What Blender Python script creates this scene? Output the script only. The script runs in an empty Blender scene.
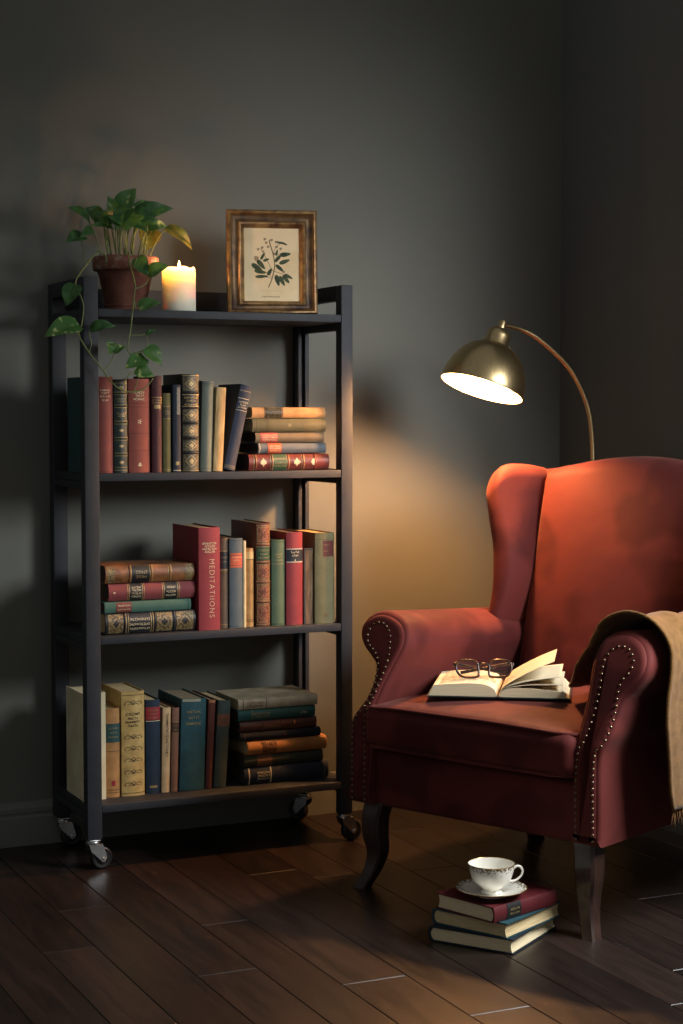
import bpy, bmesh, math, random
from mathutils import Vector, Matrix, noise
V = Vector
S = bpy.context.scene
COL = S.collection
PI = math.pi
random.seed(11)

# ------------------------------------------------------------------ helpers
class MB:
    """collects vertices and faces of one mesh"""
    def __init__(s):
        s.v = []; s.f = []; s.m = []
    def add(s, vs, fs, mi=0, M=None):
        b = len(s.v)
        for p in vs:
            p = V(p)
            s.v.append(M @ p if M is not None else p)
        for f in fs:
            s.f.append([b + i for i in f]); s.m.append(mi)
    def build(s, name, mats, parent=None, angle=40, M=None):
        me = bpy.data.meshes.new(name)
        me.from_pydata([tuple(p) for p in s.v], [], s.f)
        for m in (mats if isinstance(mats, (list, tuple)) else [mats]):
            me.materials.append(m)
        me.polygons.foreach_set('material_index', s.m)
        bm = bmesh.new(); bm.from_mesh(me)
        bmesh.ops.recalc_face_normals(bm, faces=bm.faces)
        bm.to_mesh(me); bm.free()
        me.polygons.foreach_set('use_smooth', [True] * len(me.polygons))
        if angle < 179:
            me.set_sharp_from_angle(angle=math.radians(angle))
        o = bpy.data.objects.new(name, me)
        COL.objects.link(o)
        if parent is not None:
            o.parent = parent
        if M is not None:
            o.matrix_local = M
        return o

def tag(o, label, cat, group=None):
    o['label'] = label; o['category'] = cat
    if group: o['group'] = group
    return o

def thing(name, label, cat, M=None, group=None):
    o = bpy.data.objects.new(name, None)
    o.empty_display_size = 0.05
    COL.objects.link(o)
    if M is not None: o.matrix_world = M
    return tag(o, label, cat, group)

def struct(o):
    o['kind'] = 'structure'
    return o

def lerp(a, b, t): return a + (b - a) * t

def coords(half, r, n, k=3):
    """coordinates from -half to half, denser in the rounded border"""
    xs = [-half + r * i / k for i in range(k)]
    inner = [-half + r + (2 * half - 2 * r) * i / n for i in range(n + 1)]
    return xs + inner + [half - r * (k - 1 - i) / k for i in range(k)]

def rbox(mb, sx, sy, sz, r, n=(1, 1, 1), k=3, fn=None, M=None, mi=0):
    """rounded box centred on the origin, optional deform fn(Vector)->Vector"""
    hs = (sx / 2, sy / 2, sz / 2)
    r = min(r, min(hs) * 0.999)
    cs = [coords(hs[i], r, n[i], k) for i in range(3)]
    idx = {}; vs = []; fs = []
    def vid(i, j, l):
        key = (i, j, l)
        if key not in idx:
            p = V((cs[0][i], cs[1][j], cs[2][l]))
            q = V([max(-hs[a] + r, min(hs[a] - r, p[a])) for a in range(3)])
            d = p - q
            if d.length > 1e-9: p = q + d.normalized() * r
            if fn: p = fn(p)
            idx[key] = len(vs); vs.append(p)
        return idx[key]
    N = [len(c) for c in cs]
    for a in range(3):
        b, c = (a + 1) % 3, (a + 2) % 3
        for e in (0, N[a] - 1):
            for i in range(N[b] - 1):
                for j in range(N[c] - 1):
                    q = []
                    for di, dj in ((0, 0), (1, 0), (1, 1), (0, 1)):
                        t = [0, 0, 0]; t[a] = e; t[b] = i + di; t[c] = j + dj
                        q.append(vid(*t))
                    fs.append(q if e else q[::-1])
    mb.add(vs, fs, mi, M)

def bbox_(mb, lo, hi, r=0.0015, mi=0, M=None, k=2):
    lo = V(lo); hi = V(hi); c = (lo + hi) / 2; s = hi - lo
    T = Matrix.Translation(c)
    rbox(mb, s.x, s.y, s.z, r, (1, 1, 1), k, None, (M @ T) if M is not None else T, mi)

def lathe(mb, prof, n=32, M=None, mi=0):
    vs = []; fs = []
    for (r, z) in prof:
        for i in range(n):
            a = 2 * PI * i / n
            vs.append((r * math.cos(a), r * math.sin(a), z))
    for j in range(len(prof) - 1):
        for i in range(n):
            i2 = (i + 1) % n
            fs.append((j * n + i, j * n + i2, (j + 1) * n + i2, (j + 1) * n + i))
    if prof[0][0] > 1e-6: fs.append(list(range(n))[::-1])
    if prof[-1][0] > 1e-6: fs.append([(len(prof) - 1) * n + i for i in range(n)])
    mb.add(vs, fs, mi, M)

def lathe_open(mb, prof, n, M, mi):
    vs = [(r * math.cos(2 * PI * i / n), r * math.sin(2 * PI * i / n), z) for r, z in prof for i in range(n)]
    fs = [(j * n + i, j * n + (i + 1) % n, (j + 1) * n + (i + 1) % n, (j + 1) * n + i) for j in range(len(prof) - 1) for i in range(n)]
    mb.add(vs, fs, mi, M)

def catmull(P, n, closed=False):
    P = [V(p) for p in P]; out = []
    m = len(P); segs = m if closed else m - 1
    for i in range(segs):
        if closed: p0, p1, p2, p3 = P[(i - 1) % m], P[i], P[(i + 1) % m], P[(i + 2) % m]
        else: p0, p1, p2, p3 = P[max(i - 1, 0)], P[i], P[i + 1], P[min(i + 2, m - 1)]
        for k in range(n):
            t = k / n
            out.append(0.5 * ((2 * p1) + (p2 - p0) * t + (2 * p0 - 5 * p1 + 4 * p2 - p3) * t * t + (3 * p1 - p0 - 3 * p2 + p3) * t ** 3))
    if not closed: out.append(P[-1])
    return out

def resample(P, n, closed=False):
    P = [V(p) for p in P]
    if closed: P = P + [P[0]]
    L = [0]
    for a, b in zip(P, P[1:]): L.append(L[-1] + (b - a).length)
    out = []; j = 0
    cnt = n if closed else n - 1
    for i in range(n):
        s = L[-1] * i / cnt
        while j < len(L) - 2 and L[j + 1] < s: j += 1
        d = L[j + 1] - L[j]
        out.append(P[j].lerp(P[j + 1], (s - L[j]) / d if d > 1e-12 else 0))
    return out

def tube(mb, P, r, n=8, closed=False, mi=0, M=None, caps=True):
    P = [V(p) for p in P]; m = len(P)
    R = r if callable(r) else (lambda t: r)
    vs = []; fs = []; up = None
    for i, p in enumerate(P):
        if closed: t = (P[(i + 1) % m] - P[i - 1])
        else: t = P[min(i + 1, m - 1)] - P[max(i - 1, 0)]
        t = t.normalized() if t.length > 1e-12 else V((0, 0, 1))
        if up is None: up = t.orthogonal().normalized()
        else:
            up = up - t * up.dot(t)
            up = up.normalized() if up.length > 1e-6 else t.orthogonal().normalized()
        w = t.cross(up)
        rr = R(i / max(1, m - 1))
        for k in range(n):
            a = 2 * PI * k / n
            vs.append(p + (up * math.cos(a) + w * math.sin(a)) * rr)
    for i in range(m if closed else m - 1):
        i2 = (i + 1) % m
        for k in range(n):
            k2 = (k + 1) % n
            fs.append((i * n + k, i * n + k2, i2 * n + k2, i2 * n + k))
    if not closed and caps:
        fs.append(list(range(n))[::-1]); fs.append([(m - 1) * n + k for k in range(n)])
    mb.add(vs, fs, mi, M)

def loft(mb, rings, cap0=True, cap1=True, mi=0, M=None, closed=True):
    n = len(rings[0]); vs = [p for r in rings for p in r]; fs = []
    for j in range(len(rings) - 1):
        for i in range(n if closed else n - 1):
            i2 = (i + 1) % n
            fs.append((j * n + i, j * n + i2, (j + 1) * n + i2, (j + 1) * n + i))
    if cap0: fs.append(list(range(n))[::-1])
    if cap1: fs.append([(len(rings) - 1) * n + i for i in range(n)])
    mb.add(vs, fs, mi, M)

def grid(mb, fn, nu, nv, mi=0, M=None):
    vs = [fn(i / nu, j / nv) for j in range(nv + 1) for i in range(nu + 1)]
    fs = [(j * (nu + 1) + i, j * (nu + 1) + i + 1, (j + 1) * (nu + 1) + i + 1, (j + 1) * (nu + 1) + i) for j in range(nv) for i in range(nu)]
    mb.add(vs, fs, mi, M)

def sphere(mb, c, r, n=10, m=6, mi=0, M=None, sc=(1, 1, 1)):
    prof = [(r * math.sin(PI * j / m), -r * math.cos(PI * j / m)) for j in range(m + 1)]
    prof[0] = (1e-7, -r); prof[-1] = (1e-7, r)
    T = Matrix.Translation(c) @ Matrix.Diagonal((*sc, 1))
    lathe(mb, prof, n, (M @ T) if M is not None else T, mi)

# ------------------------------------------------------------------ materials
def srgb(r, g, b):
    f = lambda c: (c / 255) / 12.92 if c / 255 <= 0.04045 else ((c / 255 + 0.055) / 1.055) ** 2.4
    return (f(r), f(g), f(b), 1)

def nodes(name):
    m = bpy.data.materials.new(name); m.use_nodes = True
    nt = m.node_tree
    return m, nt, nt.nodes['Principled BSDF']

def N(nt, typ, **kw):
    n = nt.nodes.new(typ)
    for k, v in kw.items():
        if k in n.inputs.keys(): n.inputs[k].default_value = v
        else: setattr(n, k, v)
    return n

def noise_mix(nt, colA, colB, scale, lo=0.35, hi=0.65, detail=4, stretch=None, coord='Object', rough=0.55):
    tc = N(nt, 'ShaderNodeTexCoord'); src = tc.outputs[coord]
    if stretch:
        mp = N(nt, 'ShaderNodeMapping'); mp.inputs['Scale'].default_value = stretch
        nt.links.new(src, mp.inputs['Vector']); src = mp.outputs['Vector']
    nz = N(nt, 'ShaderNodeTexNoise', Scale=scale, Detail=detail, Roughness=rough)
    nt.links.new(src, nz.inputs['Vector'])
    mr = N(nt, 'ShaderNodeMapRange'); mr.inputs['From Min'].default_value = lo; mr.inputs['From Max'].default_value = hi
    nt.links.new(nz.outputs['Fac'], mr.inputs['Value'])
    mx = N(nt, 'ShaderNodeMix'); mx.data_type = 'RGBA'
    if isinstance(colA, tuple): mx.inputs[6].default_value = colA
    else: nt.links.new(colA, mx.inputs[6])
    mx.inputs[7].default_value = colB
    nt.links.new(mr.outputs['Result'], mx.inputs[0])
    return mx.outputs[2], nz.outputs['Fac'], src

def bump(nt, bs, height, strength=0.2, dist=0.002):
    b = N(nt, 'ShaderNodeBump', Strength=strength, Distance=dist)
    nt.links.new(height, b.inputs['Height']); nt.links.new(b.outputs['Normal'], bs.inputs['Normal'])

_mc = {}
def mat(key, col, rough=0.6, var=0.25, scale=30, metal=0.0, bmp=0.0, bscale=None, col2=None, spec=0.5, stretch=None, sheen=0, coat=0, lo=.35, hi=.65):
    if key in _mc: return _mc[key]
    m, nt, bs = nodes(key)
    c = srgb(*col)
    c2 = srgb(*col2) if col2 else tuple([x * (1 - var) for x in c[:3]] + [1])
    out, fac, src = noise_mix(nt, c, c2, scale, lo, hi, stretch=stretch)
    nt.links.new(out, bs.inputs['Base Color'])
    bs.inputs['Roughness'].default_value = rough; bs.inputs['Metallic'].default_value = metal
    bs.inputs['Specular IOR Level'].default_value = spec
    if sheen:
        bs.inputs['Sheen Weight'].default_value = sheen; bs.inputs['Sheen Roughness'].default_value = 0.4
    if coat: bs.inputs['Coat Weight'].default_value = coat
    if bmp:
        nz = N(nt, 'ShaderNodeTexNoise', Scale=bscale or scale * 4, Detail=3)
        nt.links.new(src, nz.inputs['Vector'])
        bump(nt, bs, nz.outputs['Fac'], bmp)
    _mc[key] = m
    return m

def emis(key, col, strength):
    m, nt, bs = nodes(key)
    bs.inputs['Base Color'].default_value = (*col, 1)
    bs.inputs['Emission Color'].default_value = (*col, 1)
    bs.inputs['Emission Strength'].default_value = strength
    return m

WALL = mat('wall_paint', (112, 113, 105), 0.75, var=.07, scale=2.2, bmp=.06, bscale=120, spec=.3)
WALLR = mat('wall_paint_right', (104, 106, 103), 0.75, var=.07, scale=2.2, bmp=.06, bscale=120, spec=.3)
TRIM = mat('trim_paint', (112, 113, 105), 0.55, var=.06, scale=5, spec=.4)
BLACK = mat('black_painted_metal', (43, 45, 50), 0.6, var=.22, scale=22, bmp=.05, bscale=160, spec=.35)
CHROME = mat('zinc_metal', (205, 208, 208), 0.25, var=.12, scale=60, metal=1)
RUBBER = mat('black_rubber', (20, 20, 21), 0.5, var=.2, scale=60)
PAGES = mat('page_edges', (214, 194, 152), 0.9, var=.3, scale=6, col2=(176, 150, 106), stretch=(220, 6, 3), spec=.1)
PAGES_L = mat('pale_page_edges', (226, 212, 178), 0.9, var=.2, scale=6, col2=(205, 184, 142), stretch=(220, 6, 3), spec=.1)
PAPER = mat('book_paper', (222, 210, 180), 0.85, var=.06, scale=14, spec=.15)
GILT = mat('gilt', (186, 160, 108), 0.42, var=.45, scale=260, metal=.35)
GILTD = mat('dull_gilt', (168, 148, 98), 0.5, var=.5, scale=300, metal=.2)
CREAMINK = mat('cream_lettering', (226, 210, 170), 0.7, var=.3, scale=300)
DARKINK = mat('dark_lettering', (58, 44, 32), 0.7, var=.3, scale=300)
BRASS = mat('aged_brass', (200, 176, 130), 0.33, var=.2, scale=14, metal=1, stretch=(26, 26, 1))
LEGWOOD = mat('dark_walnut', (58, 38, 30), 0.4, var=.5, scale=9, stretch=(8, 8, 1.2), coat=.2)
TERRA = mat('terracotta', (112, 72, 58), .85, col2=(86, 53, 43), scale=18, bmp=.15, spec=.2)
LIME = mat('terracotta_with_lime_bloom', (118, 76, 60), .9, col2=(150, 138, 126), scale=60, bmp=.2, spec=.2, lo=.48, hi=.72)
SOIL = mat('potting_soil', (44, 32, 24), 0.95, scale=90, var=.6, bmp=.8)

def velvet(key, c1, c2):
    m, nt, bs = nodes(key)
    out, fac, src = noise_mix(nt, srgb(*c1), srgb(*c2), 5.0, .46, .54, detail=2, rough=.45)
    nt.links.new(out, bs.inputs['Base Color'])
    bs.inputs['Roughness'].default_value = 0.62
    bs.inputs['Specular IOR Level'].default_value = 0.06
    bs.inputs['Sheen Weight'].default_value = 0.14
    bs.inputs['Sheen Roughness'].default_value = 0.42
    bs.inputs['Sheen Tint'].default_value = (1.0, .55, .45, 1)
    n2 = N(nt, 'ShaderNodeTexNoise', Scale=9, Detail=2); nt.links.new(src, n2.inputs['Vector'])
    n3 = N(nt, 'ShaderNodeTexNoise', Scale=420, Detail=1); nt.links.new(src, n3.inputs['Vector'])
    b1 = N(nt, 'ShaderNodeBump', Strength=.35, Distance=.014); nt.links.new(n2.outputs['Fac'], b1.inputs['Height'])
    b2 = N(nt, 'ShaderNodeBump', Strength=.12, Distance=.001); nt.links.new(n3.outputs['Fac'], b2.inputs['Height'])
    nt.links.new(b1.outputs['Normal'], b2.inputs['Normal']); nt.links.new(b2.outputs['Normal'], bs.inputs['Normal'])
    return m
VELVET = velvet('russet_velvet', (94, 43, 40), (75, 33, 32))

def wool():
    m, nt, bs = nodes('camel_wool')
    out, fac, src = noise_mix(nt, srgb(114, 82, 46), srgb(94, 66, 35), 60, .3, .7)
    nt.links.new(out, bs.inputs['Base Color'])
    bs.inputs['Roughness'].default_value = .95; bs.inputs['Specular IOR Level'].default_value = .1
    bs.inputs['Sheen Weight'].default_value = .1
    w = N(nt, 'ShaderNodeTexNoise', Scale=320, Detail=2); nt.links.new(src, w.inputs['Vector'])
    bump(nt, bs, w.outputs['Fac'], .5, .002)
    return m
WOOL = wool()

def leafmat(key, c1, c2, lo, hi):
    m, nt, bs = nodes(key)
    out, fac, src = noise_mix(nt, srgb(*c1), srgb(*c2), 55, lo, hi, detail=2, stretch=(1, 1, .6))
    nt.links.new(out, bs.inputs['Base Color'])
    bs.inputs['Roughness'].default_value = .38
    tr = N(nt, 'ShaderNodeBsdfTranslucent'); nt.links.new(out, tr.inputs['Color'])
    ms = N(nt, 'ShaderNodeMixShader'); ms.inputs[0].default_value = .35
    nt.links.new(bs.outputs[0], ms.inputs[1]); nt.links.new(tr.outputs[0], ms.inputs[2])
    nt.links.new(ms.outputs[0], nt.nodes['Material Output'].inputs['Surface'])
    return m
LEAF = leafmat('pothos_leaf', (70, 114, 56), (48, 88, 44), .4, .6)
LEAFV = leafmat('variegated_pothos_leaf', (70, 112, 54), (168, 184, 112), .56, .64)
LEAFY = leafmat('candlelit_yellow_pothos_leaf', (150, 134, 52), (104, 116, 50), .4, .62)  # yellowish leaves, with the candle's golden backlight put into their colour
STEM = mat('vine_stem', (112, 124, 62), .5, var=.4, scale=60)

def floor_mat():
    m, nt, bs = nodes('dark_oak_planks')
    at = N(nt, 'ShaderNodeAttribute', attribute_name='plank')
    sep = N(nt, 'ShaderNodeSeparateColor'); nt.links.new(at.outputs['Color'], sep.inputs['Color'])
    tc = N(nt, 'ShaderNodeTexCoord')
    off = N(nt, 'ShaderNodeVectorMath', operation='MULTIPLY_ADD')
    nt.links.new(at.outputs['Color'], off.inputs[0]); off.inputs[1].default_value = (37, 53, 0)
    nt.links.new(tc.outputs['Object'], off.inputs[2])
    mp = N(nt, 'ShaderNodeMapping'); mp.inputs['Scale'].default_value = (14, 1.6, 1)
    nt.links.new(off.outputs[0], mp.inputs['Vector'])
    nz = N(nt, 'ShaderNodeTexNoise', Scale=2.2, Detail=6, Roughness=.6, Distortion=.6); nt.links.new(mp.outputs[0], nz.inputs['Vector'])
    ramp = N(nt, 'ShaderNodeValToRGB')
    ramp.color_ramp.elements[0].position = .3; ramp.color_ramp.elements[0].color = srgb(25, 20, 18)
    ramp.color_ramp.elements[1].position = .72; ramp.color_ramp.elements[1].color = srgb(45, 32, 27)
    nt.links.new(nz.outputs['Fac'], ramp.inputs['Fac'])
    mr = N(nt, 'ShaderNodeMapRange'); mr.inputs['To Min'].default_value = .55; mr.inputs['To Max'].default_value = 1.35
    nt.links.new(sep.outputs[2], mr.inputs['Value'])
    mul = N(nt, 'ShaderNodeMix'); mul.data_type = 'RGBA'; mul.blend_type = 'MULTIPLY'; mul.inputs[0].default_value = 1
    nt.links.new(ramp.outputs[0], mul.inputs[6])
    cmb = N(nt, 'ShaderNodeCombineColor')
    for i in range(3): nt.links.new(mr.outputs[0], cmb.inputs[i])
    nt.links.new(cmb.outputs[0], mul.inputs[7])
    nt.links.new(mul.outputs[2], bs.inputs['Base Color'])
    r2 = N(nt, 'ShaderNodeMapRange'); r2.inputs['To Min'].default_value = .26; r2.inputs['To Max'].default_value = .44
    nt.links.new(nz.outputs['Fac'], r2.inputs['Value']); nt.links.new(r2.outputs[0], bs.inputs['Roughness'])
    bs.inputs['Specular IOR Level'].default_value = .4
    bump(nt, bs, nz.outputs['Fac'], .12, .002)
    return m
FLOOR = floor_mat()

# ------------------------------------------------------------------ the room
WY = 4.244; WX = 2.669
PX = [-1.0, -.88, -.76, -.64, -.52, -.40, -.28, -.16, -.04, .08, .20, .32, .44, .56, .675, .792, .916, 1.025, 1.146, 1.269, 1.376, 1.511, 1.636, 1.746, 1.869, 1.99, 2.10, 2.215, 2.335, 2.455, 2.575, 2.69]
FORCED = {.916: 3.363, 1.025: 3.636, 1.146: 3.098, 1.269: 3.406, 1.376: 2.936, 1.511: 2.687, 1.636: 3.65, 1.99: 2.743, 1.869: 2.581, 2.215: 3.184}
TONE = {(.916, 0): .95, (.916, 1): .25, (1.269, 1): .95, (1.269, 0): .45, (1.025, 1): .35, (1.025, 0): .4, (1.146, 1): .4, (1.146, 0): .55,
        (1.376, 1): .7, (1.376, 0): .6, (1.511, 0): .8, (1.511, 1): .4, (1.636, 1): .8, (1.636, 0): .35, (.792, 0): .2, (.792, 1): .2}
def build_floor():
    vs = []; fs = []; cols = []
    rnd = random.Random(5)
    g = .0011
    for xi in range(len(PX) - 1):
        x0, x1 = PX[xi], PX[xi + 1]
        key = x0
        js = [FORCED.get(key, 2.4 + rnd.random() * 1.4)]
        y = js[0]
        while y < WY: y += .85 + rnd.random() * .5; js.append(y)
        y = js[0]
        while y > -1.2: y -= .85 + rnd.random() * .5; js.insert(0, y)
        main = js.index(FORCED[key]) if key in FORCED else -9
        for ji in range(len(js) - 1):
            ya, yb = max(js[ji], -1.2), min(js[ji + 1], WY)
            if yb <= ya: continue
            tone = rnd.random()
            if key in FORCED:
                if ji == main: tone = TONE.get((key, 1), tone)
                if ji == main - 1: tone = TONE.get((key, 0), tone)
            b = len(vs); d = .0012
            for (q, z) in ((0, -d - .004), (0, -d), (d, 0)):
                for (x, yy) in ((x0 + g / 2 + q, ya + g / 2 + q), (x1 - g / 2 - q, ya + g / 2 + q), (x1 - g / 2 - q, yb - g / 2 - q), (x0 + g / 2 + q, yb - g / 2 - q)):
                    vs.append((x, yy, z))
            F = [(b + 8, b + 9, b + 10, b + 11)]
            for l in (0, 4):
                for i in range(4):
                    F.append((b + l + i, b + l + (i + 1) % 4, b + l + 4 + (i + 1) % 4, b + l + 4 + i))
            fs += F; cols += [(rnd.random(), rnd.random(), tone, 1)] * len(F)
    b = len(vs)
    vs += [(-1.0, -1.2, -.0045), (2.69, -1.2, -.0045), (2.69, WY + .05, -.0045), (-1.0, WY + .05, -.0045)]
    fs.append((b, b + 1, b + 2, b + 3)); cols.append((.5, .5, .1, 1))
    me = bpy.data.meshes.new('floor'); me.from_pydata(vs, [], fs)
    at = me.color_attributes.new('plank', 'FLOAT_COLOR', 'CORNER')
    i = 0
    for p, c in zip(me.polygons, cols):
        for _ in p.loop_indices:
            at.data[i].color = c; i += 1
    me.materials.append(FLOOR)
    o = bpy.data.objects.new('floor', me); COL.objects.link(o); struct(o)
build_floor()

mb = MB(); bbox_(mb, (-1.0, WY, -.02), (WX + .1, WY + .1, 2.7), .001)
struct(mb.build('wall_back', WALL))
# right wall with its window (towards the camera side, outside the frame)
WIN = dict(y0=1.35, y1=2.75, z0=.75, z1=2.15)
mb = MB()
for lo, hi in (((WX, WIN['y1'], -.02), (WX + .1, WY + .1, 2.7)), ((WX, -1.2, -.02), (WX + .1, WIN['y0'], 2.7)),
               ((WX, WIN['y0'], -.02), (WX + .1, WIN['y1'], WIN['z0'])), ((WX, WIN['y0'], WIN['z1']), (WX + .1, WIN['y1'], 2.7))):
    bbox_(mb, lo, hi, .0005)
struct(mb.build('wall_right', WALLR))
mb = MB(); f = .05
y0, y1, z0, z1 = WIN['y0'], WIN['y1'], WIN['z0'], WIN['z1']
for lo, hi in (((WX + .02, y0, z0), (WX + .08, y0 + f, z1)), ((WX + .02, y1 - f, z0), (WX + .08, y1, z1)), ((WX + .02, y0 + f, z0), (WX + .08, y1 - f, z0 + f)),
               ((WX + .02, y0 + f, z1 - f), (WX + .08, y1 - f, z1)), ((WX + .035, (y0 + y1) / 2 - .015, z0 + f), (WX + .065, (y0 + y1) / 2 + .015, z1 - f))):
    bbox_(mb, lo, hi, .003)
struct(mb.build('window_1', TRIM))

def baseboard(name, A, B, nrm, m):
    A = V(A); B = V(B); n = V(nrm)
    prof = [(0, 0), (.014, 0), (.014, .070), (.0105, .0745), (.0105, .079), (.0125, .083), (.0125, .094), (.008, .101), (.006, .108), (0, .110)]
    r0 = [A + n * d + V((0, 0, z)) for d, z in prof]; r1 = [B + n * d + V((0, 0, z)) for d, z in prof]
    mb = MB(); loft(mb, [r0, r1]); struct(mb.build(name, m, angle=20))
baseboard('baseboard_back', (-1.0, WY, 0), (WX - .0145, WY, 0), (0, -1, 0), TRIM)
baseboard('baseboard_right', (WX, WY, 0), (WX, -1.2, 0), (-1, 0, 0), TRIM)

# ------------------------------------------------------------------ shelving rack
XL0, XL1, XR0, XR1 = 1.180, 1.2155, 1.8360, 1.8670
YF0, YF1, YB0, YB1 = 3.925, 3.958, 4.190, 4.224
rack = thing('shelving_rack', 'tall black metal four-shelf rack on casters holding old books', 'bookshelf', Matrix.Translation((1.5235, 4.07, 0)))
RT = Matrix.Translation((-1.5235, -4.07, 0))
def rk(name, boxes, m=BLACK, r=.0018, parent=rack):
    mb = MB()
    for lo, hi in boxes: bbox_(mb, lo, hi, r, M=RT)
    return mb.build(name, m, parent, angle=30)
rk('post', [((XL0, YF0, .073), (XL1, YF1, 1.389))]); rk('post', [((XR0, YF0, .073), (XR1, YF1, 1.389))])
rk('post', [((XL0, YB0, .073), (XL1, YB1, 1.389))])
rk('post', [((XR0, YB0, .073), (XR0 + .0105, YB1, 1.389)), ((XR1 - .0115, YB0, .073), (XR1, YB1, 1.389)), ((XR0, YB1 - .012, .073), (XR1, YB1, 1.389))])
SHT = [1.316, .934, .552, .154]
for zt in SHT:
    rk('shelf', [((XL1 + .0004, YF0 + .001, zt - .0185), (XR0 - .0004, YB1, zt)), ((XL0 + .002, YF1 + .0004, zt - .0185), (XL1 + .0004, YB0 - .0004, zt)), ((XR0 - .0004, YF1 + .0004, zt - .0185), (XR1 - .002, YB0 - .0004, zt))], r=.001)
    for xa, xb in ((XL0, XL1 - .012), (XR0 + .012, XR1)):
        rk('side_rail', [((xa, YF1, zt - .036), (xb, YB0, zt - .019))])
for xa, xb in ((XL0, XL1), (XR0, XR1)):
    rk('top_rail', [((xa, YF1, 1.353), (xb, YB0, 1.389))])
rk('back_rail', [((XL1, 4.200, 1.3165), (XR0, 4.214, 1.381))])

def caster(x, y, yaw):
    M = RT @ Matrix.Translation((x, y, 0)) @ Matrix.Rotation(yaw, 4, 'Z')
    wr = .0265; ox = .020
    mb = MB()
    rbox(mb, .030, .030, .004, .0015, M=M @ Matrix.Translation((0, 0, .071)))
    lathe(mb, [(.0155, .0605), (.017, .062), (.017, .0665), (.0155, .069)], 20, M)
    # fork: bridge and two tapered cheeks reaching the axle
    rbox(mb, .034, .030, .004, .0018, M=M @ Matrix.Translation((.002, 0, .060)))
    for s in (-1, 1):
        pl = [(-.015, .0615), (.019, .0615), (ox + .008, wr + .005), (ox + .0085, wr - .001), (ox + .004, wr - .0075), (ox - .003, wr - .0075), (ox - .0075, wr - .002), (-.010, .046)]
        r0 = [V((px, s * .0135, pz)) for px, pz in pl]; r1 = [V((px, s * .0155, pz)) for px, pz in pl]
        loft(mb, [r0, r1], M=M)
        lathe(mb, [(.0045, 0), (.0045, .0025), (.003, .0038), (1e-6, .004)], 12, M @ Matrix.Translation((ox, s * .0155, wr)) @ Matrix.Rotation(-s * PI / 2, 4, 'X'))
    fk = mb.build('caster', CHROME, rack, angle=30)
    mb = MB()
    lathe(mb, [(.006, -.0115), (.014, -.0105), (.016, -.009), (wr - .004, -.010), (wr - .001, -.008), (wr, -.004), (wr, .004), (wr - .001, .008), (wr - .004, .010), (.016, .009), (.014, .0105), (.006, .0115)], 28, M @ Matrix.Translation((ox, 0, wr)) @ Matrix.Rotation(PI / 2, 4, 'X'))
    mb.build('wheel', RUBBER, fk, angle=30)
caster(1.1975, 3.9415, .10); caster(1.8515, 3.9415, .10); caster(1.1975, 4.193, -.05); caster(1.8515, 4.185, PI - .95)

# ------------------------------------------------------------------ books
def cloth(key, col, var=.22, rough=.7, leather=False):
    g_ = .3 * col[0] + .55 * col[1] + .15 * col[2]; col = tuple(int(lerp(c, g_, .18)) for c in col)
    return mat('cover_' + key, col, rough if not leather else .42, var=var if not leather else .45, scale=26 if not leather else 38, bmp=.18 if not leather else .3, bscale=500 if not leather else 220, spec=.35, lo=.3, hi=.7)

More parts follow.
